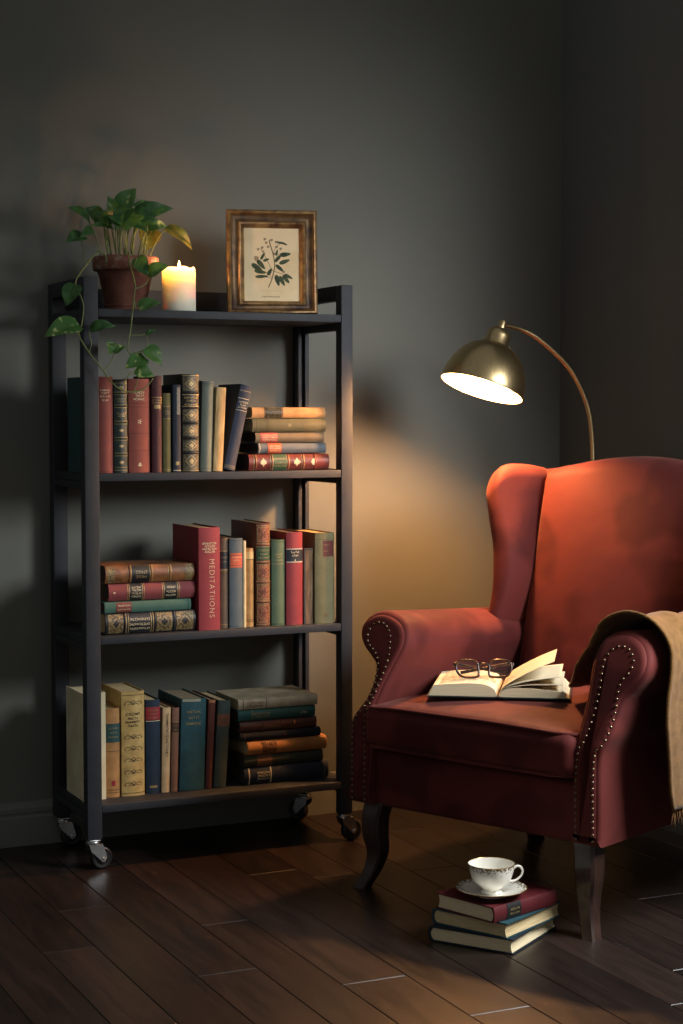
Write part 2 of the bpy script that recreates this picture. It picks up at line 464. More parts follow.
def book(label, t, h, d, cover, M, bulge=.004, deco=(), pages=PAGES, group=None, name='book', top_over=.003):
    """spine faces local -Y at y=0, thickness along X, height along Z from 0"""
    root = thing(name, label, 'book', M, group)
    bt = .0026 if t > .02 else .0016
    bulge = min(bulge, t * .3)
    hw = t / 2
    def sp(x, z, off=0.0):
        s = max(-1, min(1, x / (t / 2)))
        nx = 2 * bulge * s / (t / 2)
        return V((max(-hw, min(hw, x + off * nx * .9)), bulge * s * s - off, z))
    hw = t / 2
    out = [(hw, d), (hw, bulge + .010), (hw - .0010, bulge + .0055), (hw - .0002, bulge + .0015)]
    arc = [(hw * s, bulge * s * s) for s in [.96, .85, .7, .5, .25, 0, -.25, -.5, -.7, -.85, -.96]]
    outer = out + arc + [(-x, y) for x, y in out[::-1]]
    inner = [(-hw + bt, d), (-hw + bt, bulge + .007), (-hw * .6, bulge * .36 + .004), (0, .0035), (hw * .6, bulge * .36 + .004), (hw - bt, bulge + .007), (hw - bt, d)]
    poly = outer + inner
    mb = MB()
    rings = [[V((x, y, z)) for x, y in poly] for z in (0, h)]
    loft(mb, rings, cap0=False, cap1=False)
    # caps as strips between the outer and the inner outline
    n_o = len(outer)
    bm_v = rings
    for zi, z in enumerate((0, h)):
        O = [V((x, y, z)) for x, y in outer]; I = [V((x, y, z)) for x, y in inner[::-1]]
        # match parameters
        Or = resample(O, 31); Ir = resample(I, 31)
        # keep corner points exact by splitting in board / spine / board
        def seg(P, a, b, k): return resample(P[a:b + 1], k)
        Oa = seg(O, 0, 1, 2) + seg(O, 1, n_o - 2, 13)[1:] + seg(O, n_o - 2, n_o - 1, 2)[1:]
        Ia = seg(I, 0, 1, 2) + seg(I, 1, 5, 13)[1:] + seg(I, 5, 6, 2)[1:]
        vs = Oa + Ia; m = len(Oa)
        mb.add(vs, [(i, i + 1, m + i + 1, m + i) for i in range(m - 1)])
    case = mb; cmats = [cover]
    mb = MB()
    px = hw - bt - .0002; y0 = .0045
    prof = [(px, d - .003), (px, bulge + .0075), (px * .6, bulge * .36 + .0048), (0, y0), (-px * .6, bulge * .36 + .0048), (-px, bulge + .0075), (-px, d - .003), (-px * .5, d - .0055), (0, d - .0065), (px * .5, d - .0055)]
    loft(mb, [[V((x, y, z)) for x, y in prof] for z in (.0028, h - top_over)])
    mb.build('page_block', pages, root, angle=35)
    parts = {}
    cnt = [0]
    class OnCover:
        def __init__(s, m):
            if m not in cmats: cmats.append(m)
            s.i = cmats.index(m)
        def add(s, vs, fs): case.add(vs, fs, s.i)
    def get(nm, m):
        if nm in ('gilt_pattern', 'lettering'): return OnCover(m)
        if nm not in ('gilt_pattern', 'lettering'): cnt[0] += 1
        return parts.setdefault((nm, m.name, cnt[0] if nm not in ('gilt_pattern', 'lettering') else 0), (MB(), m))[0]
    def patch(nm, m, z0, z1, x0, x1, off, n=10):
        mb = get(nm, m)
        vs = []; fs = []
        for i in range(n + 1):
            x = lerp(x0, x1, i / n)
            vs += [sp(x, z0, off), sp(x, z1, off)]
        for i in range(n): fs.append((2 * i, 2 * i + 2, 2 * i + 3, 2 * i + 1))
        b = len(vs)
        for i in range(n + 1):
            x = lerp(x0, x1, i / n)
            vs += [sp(x, z0, -.0003), sp(x, z1, -.0003)]
        for i in range(n):
            fs.append((2 * i, b + 2 * i, b + 2 * i + 2, 2 * i + 2)); fs.append((2 * i + 1, 2 * i + 3, b + 2 * i + 3, b + 2 * i + 1))
        fs.append((0, 1, b + 1, b)); e = 2 * n; fs.append((e, b + e, b + e + 1, e + 1))
        mb.add(vs, fs)
    def stroke(nm, m, P, w, off=.0007):
        """thin line on the spine surface along 2-D points (x,z)"""
        mb = get(nm, m)
        P = [V((p[0], p[1], 0)) for p in P]
        L = sum((b - a).length for a, b in zip(P, P[1:]))
        P = resample(P, max(len(P), int(L / .003) + 2))
        vs = []; fs = []
        for i, p in enumerate(P):
            tg = P[min(i + 1, len(P) - 1)] - P[max(i - 1, 0)]
            tg = tg.normalized() if tg.length > 1e-9 else V((1, 0, 0))
            nn = V((-tg.y, tg.x, 0)) * w / 2
            a = p + nn; c = p - nn
            vs += [sp(a.x, a.y, off), sp(c.x, c.y, off)]
        for i in range(len(P) - 1): fs.append((2 * i, 2 * i + 1, 2 * i + 3, 2 * i + 2))
        mb.add(vs, fs)
    def fill(nm, m, inside, cx, cz, w, hh, off=.0007, n=12):
        mb = get(nm, m)
        vs = []; fs = []
        for i in range(n):
            for j in range(n):
                x0_, x1_ = cx - w / 2 + w * i / n, cx - w / 2 + w * (i + 1) / n
                z0_, z1_ = cz - hh / 2 + hh * j / n, cz - hh / 2 + hh * (j + 1) / n
                if inside(((x0_ + x1_) / 2 - cx) / (w / 2), ((z0_ + z1_) / 2 - cz) / (hh / 2)):
                    b = len(vs); vs += [sp(x0_, z0_, off), sp(x1_, z0_, off), sp(x1_, z1_, off), sp(x0_, z1_, off)]
                    fs.append((b, b + 1, b + 2, b + 3))
        mb.add(vs, fs)
    rnd = random.Random(hash(label) % 1000 if False else sum(map(ord, label)))
    def glyphs(m, xc, zc, width, size, vertical=False):
        """a worn line of small lettering"""
        u = -width / 2
        while u < width / 2 - size * .3:
            cw = size * rnd.uniform(.45, .75)
            k = rnd.randrange(4)
            S_ = {0: [[(0, 0), (0, 1)], [(0, .5), (1, .5)], [(1, 0), (1, 1)]], 1: [[(0, 0), (0, 1), (1, 1)], [(0, 0), (1, 0)]], 2: [[(0, 0), (.5, 1), (1, 0)]], 3: [[(.5, 0), (.5, 1)], [(0, 1), (1, 1)]]}[k]
            for q in S_:
                P = []
                for a, b in q:
                    gx = u + a * cw; gz = (b - .5) * size
                    P.append((xc + gz, zc - gx) if vertical else (xc + gx, zc + gz))
                stroke('lettering', m, P, size * .2, .0011)
            u += cw + size * .32
    for dd in deco:
        k = dd[0]
        if k == 'label':   # z0 z1 mat [width fraction]
            wf = dd[4] if len(dd) > 4 else 1.0
            patch('title_label', dd[3], dd[1] * h, dd[2] * h, -hw * .97 * wf, hw * .97 * wf, .0006)
        elif k == 'band':
            for z in dd[1]:
                mb = get('raised_band', dd[2] if len(dd) > 2 else cover)
                zc = z * h; n = 12; rows = [(-.0026, -.0002), (-.0016, .0013), (0, .0019), (.0016, .0013), (.0026, -.0002)]
                grid(mb, lambda a, b: sp(lerp(-hw * .98, hw * .98, a), zc + rows[round(b * 4)][0], rows[round(b * 4)][1]), n, 4)
        elif k == 'line':
            for z in dd[1]:
                stroke('gilt_pattern', dd[2], [(-hw * .95, z * h), (hw * .95, z * h)], dd[3] if len(dd) > 3 else .0012)
        elif k == 'text':  # z list, mat, size, width fraction
            for i, z in enumerate(dd[1]):
                w = t * dd[4] * (1 if i % 2 == 0 else .7)
                glyphs(dd[2], 0, z * h, w, dd[3])
        elif k == 'vtext':  # lines across a lying book label: x list, zc, length
            for x in dd[1]: glyphs(dd[4], x * hw, dd[2] * h, dd[3] * h, dd[5], True)
        elif k == 'frame':
            z0, z1 = dd[1] * h, dd[2] * h; x = hw * .82
            stroke('gilt_pattern', dd[3], [(-x, z0), (x, z0), (x, z1), (-x, z1), (-x, z0)], .0011)
        elif k == 'diamond':
            z, w, hh = dd[1] * h, dd[2] * t / 2, dd[3] * h / 2
            stroke('gilt_pattern', dd[4], [(0, z - hh), (w, z), (0, z + hh), (-w, z), (0, z - hh)], .0013)
            fill('gilt_pattern', dd[4], lambda a, b: abs(a) + abs(b) < 1, 0, z, w * 1.1, hh * 1.1)
        elif k == 'solid':
            z, w, hh = dd[1] * h, dd[2] * t, dd[3] * h
            fill('gilt_pattern', dd[4], lambda a, b: abs(a) + abs(b) < 1, 0, z, w, hh)
        elif k == 'corners':
            z0, z1 = dd[1] * h, dd[2] * h
            q = hw * .5
            for sx in (-1, 1):
                for zc, sg in ((z0, 1), (z1, -1)):
                    fill('gilt_pattern', dd[3], lambda a, b: (sx * a + sg * -b * 1.0) > .0 if False else (-sx * -a) + (-sg * b) > -.1 and True, sx * (hw * .8 - q / 2), zc + sg * q / 2, q, q, n=6)
        elif k == 'flower':
            z, r = dd[1] * h, dd[2]
            fill('gilt_pattern', dd[3], lambda a, b: math.hypot(a, b) < .55 + .4 * math.cos(5 * math.atan2(b, a)) and math.hypot(a, b) > .16, 0, z, 2 * r, 2 * r, n=16)
        elif k == 'sprig':   # winged scroll ornament
            z, w, m = dd[1] * h, dd[2] * t, dd[3]
            for sx in (-1, 1):
                stroke('gilt_pattern', m, [(sx * w * q, z + e) for q, e in ((0, -.001), (.18, .003), (.32, .0045), (.42, .002), (.46, -.002), (.40, -.004))], .0013)
                stroke('gilt_pattern', m, [(0, z - .004), (sx * w * .16, z - .001), (sx * w * .3, z - .004)], .0011)
                stroke('gilt_pattern', m, [(0, z + .007), (sx * w * .10, z + .003), (0, z - .004)], .0012)
        elif k == 'word':    # string, z centre, letter height, mat : reads down the spine
            cu = bpy.data.curves.new('w', 'FONT'); cu.body = dd[1]; cu.size = .02; cu.align_x = 'CENTER'; cu.align_y = 'CENTER'
            cu.offset = -.0004; cu.space_character = 1.25
            to = bpy.data.objects.new('w', cu); COL.objects.link(to)
            dg = bpy.context.evaluated_depsgraph_get()
            me = bpy.data.meshes.new_from_object(to.evaluated_get(dg))
            mb = get('lettering', dd[4])
            xs = [v.co.x for v in me.vertices]; ys = [v.co.y for v in me.vertices]
            kx = dd[5] / (max(xs) - min(xs)); ky = dd[3] / (max(ys) - min(ys)); mx_ = (max(xs) + min(xs)) / 2; my_ = (max(ys) + min(ys)) / 2
            mb.add([sp((v.co.y - my_) * ky + dd[6] * t, dd[2] * h - (v.co.x - mx_) * kx, .0009) for v in me.vertices], [list(p.vertices) for p in me.polygons])
            bpy.data.objects.remove(to); bpy.data.meshes.remove(me)
        elif k == 'patch':
            patch('title_label' if len(dd) < 7 else dd[6], dd[5], dd[1] * h, dd[2] * h, dd[3] * hw, dd[4] * hw, .0004)
    for (nm, _, _2), (mb, m) in parts.items():
        mb.build(nm, m, root, angle=50)
    case.build('cover', cmats, root, angle=35)
    return root

def up(x0, x1, y, z, lean=0.0):
    """stand a book between x0 and x1 at its foot, leaning to +x by lean degrees"""
    a = math.radians(lean); t = x1 - x0
    return Matrix.Translation((x1 - t / 2 * math.cos(a), y, z + .0003 + t / 2 * math.sin(abs(a)))) @ Matrix.Rotation(a, 4, 'Y')

def flat(x0, y, z0, t, yaw=0.0, L=.2):
    """lay a book on its side, spine to the front, head to the right"""
    return Matrix.Translation((x0 + L / 2, y, z0 + t / 2)) @ Matrix.Rotation(yaw, 4, 'Z') @ Matrix.Translation((-L / 2, 0, 0)) @ Matrix.Rotation(PI / 2, 4, 'Y')

G1, G2, G3 = 'old books on the second shelf', 'old books on the third shelf', 'old books on the lowest shelf'
LBL_NAVY = mat('label_navy', (30, 36, 46), .5, var=.3, scale=60)
LBL_BLACK = mat('label_black', (26, 24, 24), .5, var=.3, scale=60)
LBL_ORANGE = mat('label_orange', (196, 92, 58), .6, var=.2, scale=60)
LBL_RED = mat('label_red', (140, 34, 38), .6, var=.2, scale=60)
LBL_DKRED = mat('label_dark_red', (92, 34, 28), .6, var=.2, scale=60)
LBL_TEAL = mat('label_teal', (28, 66, 66), .6, var=.2, scale=60)
LBL_GREEN = mat('label_green', (36, 78, 54), .6, var=.2, scale=60)
LBL_PINK = mat('label_salmon', (190, 96, 80), .6, var=.25, scale=60)
LBL_BROWN = mat('label_brown', (118, 74, 50), .6, var=.25, scale=60)
GILTP = mat('gilded_leather_panel', (104, 96, 70), .5, col2=(52, 48, 38), scale=230, metal=.15, lo=.4, hi=.6)
GILTB = mat('gilded_tan_panel', (150, 128, 84), .5, col2=(76, 62, 42), scale=230, metal=.15, lo=.4, hi=.6)

# second shelf, upright
z = SHT[1]
book('dark teal cloth book half hidden behind the left post of the second shelf', .0250, .224, .120, cloth('teal_dark', (32, 66, 68)), up(1.1870, 1.2120, 3.964, z), group=G1)
book('brick red book with cream title lines beside the left post, second shelf', .0400, .2251, .140, cloth('brick_red', (136, 62, 54)), up(1.2160, 1.2560, 3.94, z), bulge=.007, group=G1,
     deco=[('text', (.86, .83, .795, .755), CREAMINK, .0038, .62), ('line', (.015, .985), cloth('brick_line', (90, 36, 32)), .001)])
DG = cloth('bottle_green', (38, 54, 50), leather=True)
book('narrow dark green leather book with small gilt diamonds, second shelf', .0338, .2166, .135, DG, up(1.2574, 1.2912, 3.94, z), bulge=.006, group=G1,
     deco=[('band', (.20, .37, .545, .72, .86), DG), ('line', (.185, .215, .355, .385, .53, .56, .705, .735, .845, .875, .97, .03, .06), GILTD, .0012), ('solid', .115, .42, .04, GILT), ('solid', .29, .42, .04, GILT), ('solid', .46, .42, .04, GILT), ('text', (.64, .615), GILT, .004, .6), ('text', (.80, .775), GILTD, .003, .7), ('solid', .925, .4, .03, GILT)])
RB = cloth('russet', (150, 70, 56))
book('broad russet book with rosette and cream title under the vine', .0530, .2204, .140, RB, up(1.2926, 1.3456, 3.94, z), bulge=.006, group=G1,
     deco=[('text', (.855, .82, .785), CREAMINK, .0048, .52), ('flower', .545, .0062, CREAMINK), ('solid', .09, .16, .04, CREAMINK), ('solid', .075, .24, .02, CREAMINK), ('line', (.235, .42, .70, .74), cloth('russet_line', (104, 44, 36)), .0011)])
book('slim maroon book with gilt title bar directly left of the short olive one', .0256, .2283, .140, cloth('maroon', (84, 42, 46)), up(1.3507, 1.3763, 3.94, z), bulge=.006, group=G1,
     deco=[('line', (.72, .775), GILT, .0012), ('text', (.745,), GILT, .0036, .8), ('patch', .66, .70, -.6, .6, GILTD), ('line', (.03,), cloth('brick_line', (90, 36, 32)), .002)])
book('short olive green book with dark title panel, second shelf', .0205, .1872, .13, cloth('olive', (92, 88, 46)), up(1.3779, 1.3984, 3.942, z), bulge=.004, group=G1,
     deco=[('patch', .68, .83, -.97, .97, mat('olive_dark', (52, 50, 36), .6)), ('line', (.68, .83, .03), GILTD, .0012), ('text', (.77, .74), GILTD, .003, .7)])
book('thin navy book with pale vertical title, second shelf', .0203, .2070, .135, cloth('navy_thin', (34, 44, 60)), up(1.4021, 1.4224, 3.94, z), bulge=.003, group=G1,
     deco=[('patch', .66, .97, -.05, .75, mat('navy_pale', (122, 126, 122), .7, var=.5, scale=200)), ('patch', .08, .12, -.4, .5, GILTD), ('line', (.02,), CREAMINK, .0012)])
OB = cloth('black_leather', (32, 30, 28), leather=True)
book('thick black leather book with ornate gilt diamond spine panels', .0450, .2326, .136, OB, up(1.4257, 1.4707, 3.94, z), bulge=.007, group=G1,
     deco=[('patch', .83, .975, -.86, .86, GILTP, 'gilt_panel'), ('patch', .52, .64, -.86, .86, GILTP, 'gilt_panel'), ('patch', .365, .48, -.86, .86, GILTP, 'gilt_panel'), ('patch', .215, .325, -.86, .86, GILTP, 'gilt_panel'), ('patch', .02, .18, -.86, .86, GILTP, 'gilt_panel'),
           ('band', (.195, .345, .50, .66, .81), OB), ('diamond', .90, .62, .10, GILT), ('diamond', .58, .62, .09, GILT), ('diamond', .42, .62, .09, GILT), ('diamond', .27, .62, .09, GILT), ('diamond', .11, .62, .12, GILT), ('text', (.76, .73, .69), GILT, .004, .7), ('line', (.672, .79, .985, .012), GILT, .0014)])
book('grey green cloth book with plain spine next to black gilt one', .0300, .2163, .135, cloth('grey_green', (106, 118, 104)), up(1.4720, 1.5020, 3.94, z, 1.7), bulge=.007, group=G1,
     deco=[('line', (.975, .955, .03), cloth('grey_green_line', (70, 82, 72)), .0012)])
book('worn cream book without title, leaning between grey green and navy', .0248, .2014, .13, mat('cover_cream_worn', (196, 168, 118), .85, col2=(158, 128, 84), scale=30, stretch=(3, 1, .5)), up(1.5035, 1.5283, 3.94, z, 3.0), bulge=.003, group=G1, pages=PAGES)
book('navy book leaning right against the stack, pale title on top', .0300, .2090, .15, cloth('navy', (44, 54, 76)), up(1.5300, 1.5600, 3.94, z, 12.6), bulge=.004, group=G1,
     deco=[('text', (.80, .765, .735), CREAMINK, .0036, .7), ('line', (.84, .70), CREAMINK, .0012), ('line', (.93, .05, .03), GILTD, .0013)])
# second shelf, lying
S1c = mat('cover_tan_paper', (196, 150, 98), .8, col2=(170, 122, 74), scale=30, bmp=.2)
book('tan book with dark label, topmost of the stack on the second shelf', .0262, .1966, .135, S1c, flat(1.6063, 3.945, 1.0622, .0262, .02, .1966), bulge=.006, group=G1,
     deco=[('patch', .185, .395, -.95, .95, GILTP), ('line', (.19, .39, .17, .41), LBL_BLACK, .002), ('vtext', (.4, 0, -.4), .29, .17, LBL_BLACK, .0035)])
book('mossy green faded book, second from top of second shelf stack', .0322, .1945, .14, cloth('moss', (104, 98, 66), var=.35), flat(1.6073, 3.942, 1.0285, .0322, -.01, .1945), bulge=.007, group=G1,
     deco=[('flower', .5, .006, GILTD), ('line', (.05, .2, .95), cloth('moss_line', (70, 66, 44)), .0013)])
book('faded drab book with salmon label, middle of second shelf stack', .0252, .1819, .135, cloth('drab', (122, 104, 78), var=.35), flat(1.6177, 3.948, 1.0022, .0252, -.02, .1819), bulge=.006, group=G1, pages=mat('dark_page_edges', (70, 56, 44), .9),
     deco=[('label', .07, .32, LBL_PINK), ('vtext', (.4, 0, -.4), .2, .2, CREAMINK, .0032)])
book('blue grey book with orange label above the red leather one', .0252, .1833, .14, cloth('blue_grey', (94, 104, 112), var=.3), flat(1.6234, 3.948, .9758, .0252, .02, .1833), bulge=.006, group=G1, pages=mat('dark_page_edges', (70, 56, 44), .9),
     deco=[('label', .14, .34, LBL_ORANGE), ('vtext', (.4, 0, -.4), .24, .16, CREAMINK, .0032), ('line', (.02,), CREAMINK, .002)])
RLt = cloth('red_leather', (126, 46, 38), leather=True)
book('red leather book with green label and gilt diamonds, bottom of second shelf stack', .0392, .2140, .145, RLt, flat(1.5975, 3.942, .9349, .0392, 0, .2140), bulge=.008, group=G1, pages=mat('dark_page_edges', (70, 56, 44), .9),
     deco=[('label', .29, .47, LBL_GREEN), ('band', (.08, .28, .48, .67, .82), RLt), ('line', (.265, .295, .465, .495, .655, .685, .09, .06), GILT, .0015), ('solid', .175, .5, .09, CREAMINK), ('solid', .59, .5, .09, CREAMINK), ('solid', .80, .5, .08, CREAMINK), ('vtext', (.45, .05, -.4), .38, .14, GILT, .0045)])

# third shelf, lying
z = SHT[2]
BL = mat('cover_mottled_calf', (142, 92, 52), .5, col2=(84, 52, 30), scale=34, bmp=.2)
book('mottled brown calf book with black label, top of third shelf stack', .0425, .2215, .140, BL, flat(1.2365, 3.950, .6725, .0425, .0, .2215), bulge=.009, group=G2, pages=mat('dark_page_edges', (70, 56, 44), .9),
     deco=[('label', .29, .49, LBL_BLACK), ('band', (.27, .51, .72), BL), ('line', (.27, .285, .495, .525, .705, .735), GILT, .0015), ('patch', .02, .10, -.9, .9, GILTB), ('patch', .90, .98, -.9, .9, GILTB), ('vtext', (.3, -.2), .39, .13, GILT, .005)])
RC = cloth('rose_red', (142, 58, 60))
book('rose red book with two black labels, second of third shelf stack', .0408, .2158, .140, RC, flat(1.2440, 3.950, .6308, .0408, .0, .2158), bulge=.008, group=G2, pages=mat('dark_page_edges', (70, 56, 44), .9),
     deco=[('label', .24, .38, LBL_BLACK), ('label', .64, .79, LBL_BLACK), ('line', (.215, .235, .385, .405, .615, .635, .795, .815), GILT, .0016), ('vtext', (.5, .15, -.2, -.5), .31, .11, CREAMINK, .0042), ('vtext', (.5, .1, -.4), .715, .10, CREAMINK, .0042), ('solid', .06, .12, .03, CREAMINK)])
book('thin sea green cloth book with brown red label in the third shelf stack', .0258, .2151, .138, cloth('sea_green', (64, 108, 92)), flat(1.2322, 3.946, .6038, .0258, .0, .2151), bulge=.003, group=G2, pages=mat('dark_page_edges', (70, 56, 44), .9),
     deco=[('patch', .13, .31, -.92, .92, mat('label_oxblood', (116, 52, 42), .6)), ('vtext', (.4, -.3), .22, .15, CREAMINK, .003), ('line', (.97,), cloth('sea_line', (40, 74, 62)), .0014)])
OG = cloth('charcoal_leather', (40, 40, 44), leather=True)
book('charcoal leather book with ornate gilt panels, bottom of third shelf stack', .0502, .2245, .145, OG, flat(1.2341, 3.944, .5528, .0502, .0, .2245), bulge=.009, group=G2, pages=PAGES,
     deco=[('patch', .03, .19, -.88, .88, GILTB, 'gilt_panel'), ('patch', .565, .735, -.88, .88, GILTB, 'gilt_panel'), ('patch', .785, .975, -.88, .88, GILTB, 'gilt_panel'), ('band', (.21, .545, .76), OG), ('diamond', .11, .7, .14, LBL_BLACK), ('diamond', .65, .7, .15, LBL_BLACK), ('diamond', .88, .7, .16, LBL_BLACK),
           ('line', (.225, .25, .50, .525), GILT, .0016), ('vtext', (.5, .1, -.35), .37, .22, CREAMINK, .0045)])
# third shelf, upright
MR = cloth('crimson', (158, 46, 52), var=.15, rough=.55)
book('tall crimson book titled down its spine, right of the lying stack', .0560, .2477, .185, MR, up(1.4637, 1.5197, 3.936, z), bulge=.0035, group=G2,
     deco=[('word', 'MEDITATIIONS', .408, .0128, CREAMINK, .140, .10), ('text', (.845, .82, .792, .765), CREAMINK, .0048, .62)])
book('slim grey brown book with dark label right of the crimson one', .0212, .2190, .15, cloth('grey_brown', (104, 88, 70), var=.4), up(1.5267, 1.5479, 3.955, z), bulge=.005, group=G2,
     deco=[('label', .66, .85, LBL_NAVY), ('line', (.64, .655, .86, .04), GILT, .0014), ('text', (.79, .74), GILTD, .003, .7)])
book('blue grey cloth book with square orange label, third shelf', .0355, .2184, .15, cloth('slate', (86, 100, 106)), up(1.5490, 1.5845, 3.950, z), bulge=.004, group=G2,
     deco=[('patch', .675, .835, -.86, .86, LBL_ORANGE), ('text', (.79, .755), CREAMINK, .0028, .6), ('line', (.81, .70), LBL_DKRED, .001), ('line', (.975, .02), cloth('slate_line', (60, 72, 78)), .0015)])
book('thin cream pamphlet beside the slate book with orange label', .0072, .2116, .14, mat('cover_cream_pamphlet', (220, 200, 156), .8), up(1.5854, 1.5926, 3.952, z), bulge=.001, group=G2, pages=PAGES_L)
book('slim ochre book with pale band near its head, third shelf', .0208, .1923, .14, mat('cover_ochre', (178, 140, 84), .7, col2=(146, 108, 62), scale=40), up(1.5943, 1.6151, 3.955, z), bulge=.005, group=G2,
     deco=[('patch', .86, .96, -.95, .95, mat('ochre_pale', (206, 178, 122), .7)), ('line', (.86, .07, .09), DARKINK, .0013)])
BO = cloth('chestnut_leather', (108, 58, 44), leather=True)
GP = mat('gilded_chestnut_panel', (150, 98, 66), .5, col2=(96, 52, 40), scale=260, metal=.1, lo=.42, hi=.58)
book('tall chestnut leather book with rosettes between raised bands, third shelf', .0380, .2542, .170, BO, up(1.6198, 1.6578, 3.950, z), bulge=.007, group=G2,
     deco=[('band', (.235, .425, .615, .785), BO), ('line', (.22, .25, .41, .44, .60, .63, .77, .80, .02, .975), GILT, .0014)] + [e for c, a, b in ((.885, .81, .97), (.52, .445, .595), (.33, .255, .405), (.12, .03, .215)) for e in (('patch', a, b, -.85, .85, GP, 'gilt_panel'), ('frame', a + .012, b - .012, GILTD), ('flower', c, .0085, LBL_DKRED))] +
          [('patch', .64, .765, -.9, .9, LBL_GREEN), ('text', (.735, .70, .665), GILT, .0042, .7)])
book('plain green cloth book with gilt title between chestnut and red ones', .0362, .2114, .15, cloth('leaf_green', (84, 108, 80)), up(1.6598, 1.6960, 3.949, z), bulge=.006, group=G2,
     deco=[('text', (.83, .80, .765), GILT, .0036, .55), ('line', (.72,), GILT, .0012), ('line', (.02, .98), cloth('leaf_line', (52, 74, 52)), .0016)])
book('red book with navy and silver label band, third shelf', .0450, .2291, .16, cloth('poppy_red', (156, 50, 54), var=.15, rough=.55), up(1.6972, 1.7422, 3.945, z), bulge=.006, group=G2,
     deco=[('label', .685, .815, LBL_NAVY), ('line', (.68, .82), mat('silver_line', (190, 180, 160), .4), .003), ('text', (.785, .75), CREAMINK, .0042, .5), ('solid', .70, .1, .02, CREAMINK)])
book('thin torn grey brown book with exposed binding, third shelf', .0242, .1877, .14, mat('cover_torn', (128, 106, 82), .95, col2=(84, 66, 50), scale=60, stretch=(3, 1, .3), bmp=.5), up(1.7482, 1.7724, 3.954, z), bulge=.002, group=G2,
     deco=[('patch', .0, .99, -1, -.72, mat('torn_slate', (74, 80, 82), .9), 'spine_remnant'), ('line', (.985,), LBL_NAVY, .003)])
book('thick olive cloth book with dark red label, beside the right post', .0540, .2253, .175, cloth('olive_large', (126, 120, 80)), up(1.7737, 1.8277, 3.942, z), bulge=.007, group=G2,
     deco=[('patch', .74, .915, -.25, .85, LBL_DKRED), ('line', (.93,), cloth('olive_line', (86, 82, 54)), .001), ('text', (.87, .80), GILTD, .003, .3), ('flower', .09, .006, LBL_BROWN)])

# lowest shelf, upright
z = SHT[3]
book('cream paper covered book behind the left post of the lowest shelf', .0580, .2571, .137, mat('cover_cream', (206, 196, 164), .85, col2=(186, 174, 140), scale=14), up(1.1872, 1.2452, 3.984, z), bulge=.002, group=G3, pages=PAGES_L)
book('tan book with dark teal title band and small emblem, lowest shelf', .0345, .2150, .145, mat('cover_tan', (172, 126, 72), .7, col2=(140, 98, 54), scale=26), up(1.2487, 1.2832, 3.994, z), bulge=.005, group=G3,
     deco=[('label', .62, .83, LBL_TEAL), ('text', (.78, .73, .68), GILT, .0032, .7), ('patch', .13, .19, -.28, .28, LBL_RED, 'emblem'), ('line', (.055, .085, .52), DARKINK, .0012)])
GO = mat('cover_old_gold', (188, 158, 96), .6, col2=(158, 128, 72), scale=34, bmp=.2)
book('thick old gold book with dark winged ornaments, lowest shelf', .0592, .2534, .165, GO, up(1.2857, 1.3449, 3.990, z), bulge=.006, group=G3, pages=PAGES,
     deco=[('sprig', e, .8, DARKINK) for e in (.89, .565, .455, .345, .23, .115)] + [('text', (.785, .745, .71, .675), DARKINK, .0055, .58), ('line', (.03, .965), DARKINK, .0012)])
book('navy book with red label at its head, lowest shelf', .0372, .2282, .16, cloth('deep_navy', (30, 48, 68)), up(1.3490, 1.3862, 3.996, z), bulge=.005, group=G3,
     deco=[('label', .785, .925, LBL_RED), ('text', (.89, .85, .81), GILTD, .0028, .7), ('line', (.775,), CREAMINK, .0014), ('patch', .06, .085, -.5, .5, GILTD)])
book('thin cream book with dark title running down, lowest shelf', .0208, .2070, .14, mat('cover_ivory', (202, 174, 132), .75, col2=(180, 148, 106), scale=26), up(1.3870, 1.4078, 3.993, z, 1.2), bulge=.003, group=G3,
     deco=[('vtext', (.1,), .68, .5, DARKINK, .0055)])
book('thin pinkish brown book with dark label, lowest shelf', .0180, .2056, .14, cloth('pink_brown', (138, 92, 70)), up(1.4100, 1.4280, 3.991, z, 1.4), bulge=.003, group=G3,
     deco=[('label', .70, .83, mat('label_umber', (76, 48, 34), .6)), ('line', (.70, .83, .03), GILTD, .0012), ('text', (.79, .74), GILTD, .003, .7)])
book('broad teal book with worn head and faint gilt title, lowest shelf', .0655, .2245, .175, mat('cover_teal', (32, 78, 86), .6, col2=(24, 62, 70), scale=26, bmp=.2, bscale=400), up(1.4305, 1.4960, 3.986, z, 1.7), bulge=.005, group=G3, pages=mat('grey_page_edges', (150, 136, 108), .9),
     deco=[('text', (.86, .795, .73), GILTD, .0062, .58), ('patch', .97, .998, -.9, .5, mat('worn_cloth', (150, 150, 130), .9), 'worn_edge')])
book('narrow dark red book with frayed head beside the broad teal one', .0180, .2190, .165, cloth('oxblood', (100, 46, 36)), up(1.4990, 1.5170, 3.990, z, 2.6), bulge=.003, group=G3,
     deco=[('patch', .965, .998, -.9, .9, mat('frayed_cloth', (168, 112, 76), .9), 'worn_edge')])
book('grey green book with terracotta band, leaning by the lying stack', .0330, .2150, .165, cloth('spruce', (60, 76, 70)), up(1.5195, 1.5525, 3.986, z, 3.6), bulge=.004, group=G3,
     deco=[('label', .705, .845, LBL_BROWN), ('text', (.79, .75), DARKINK, .003, .6)])
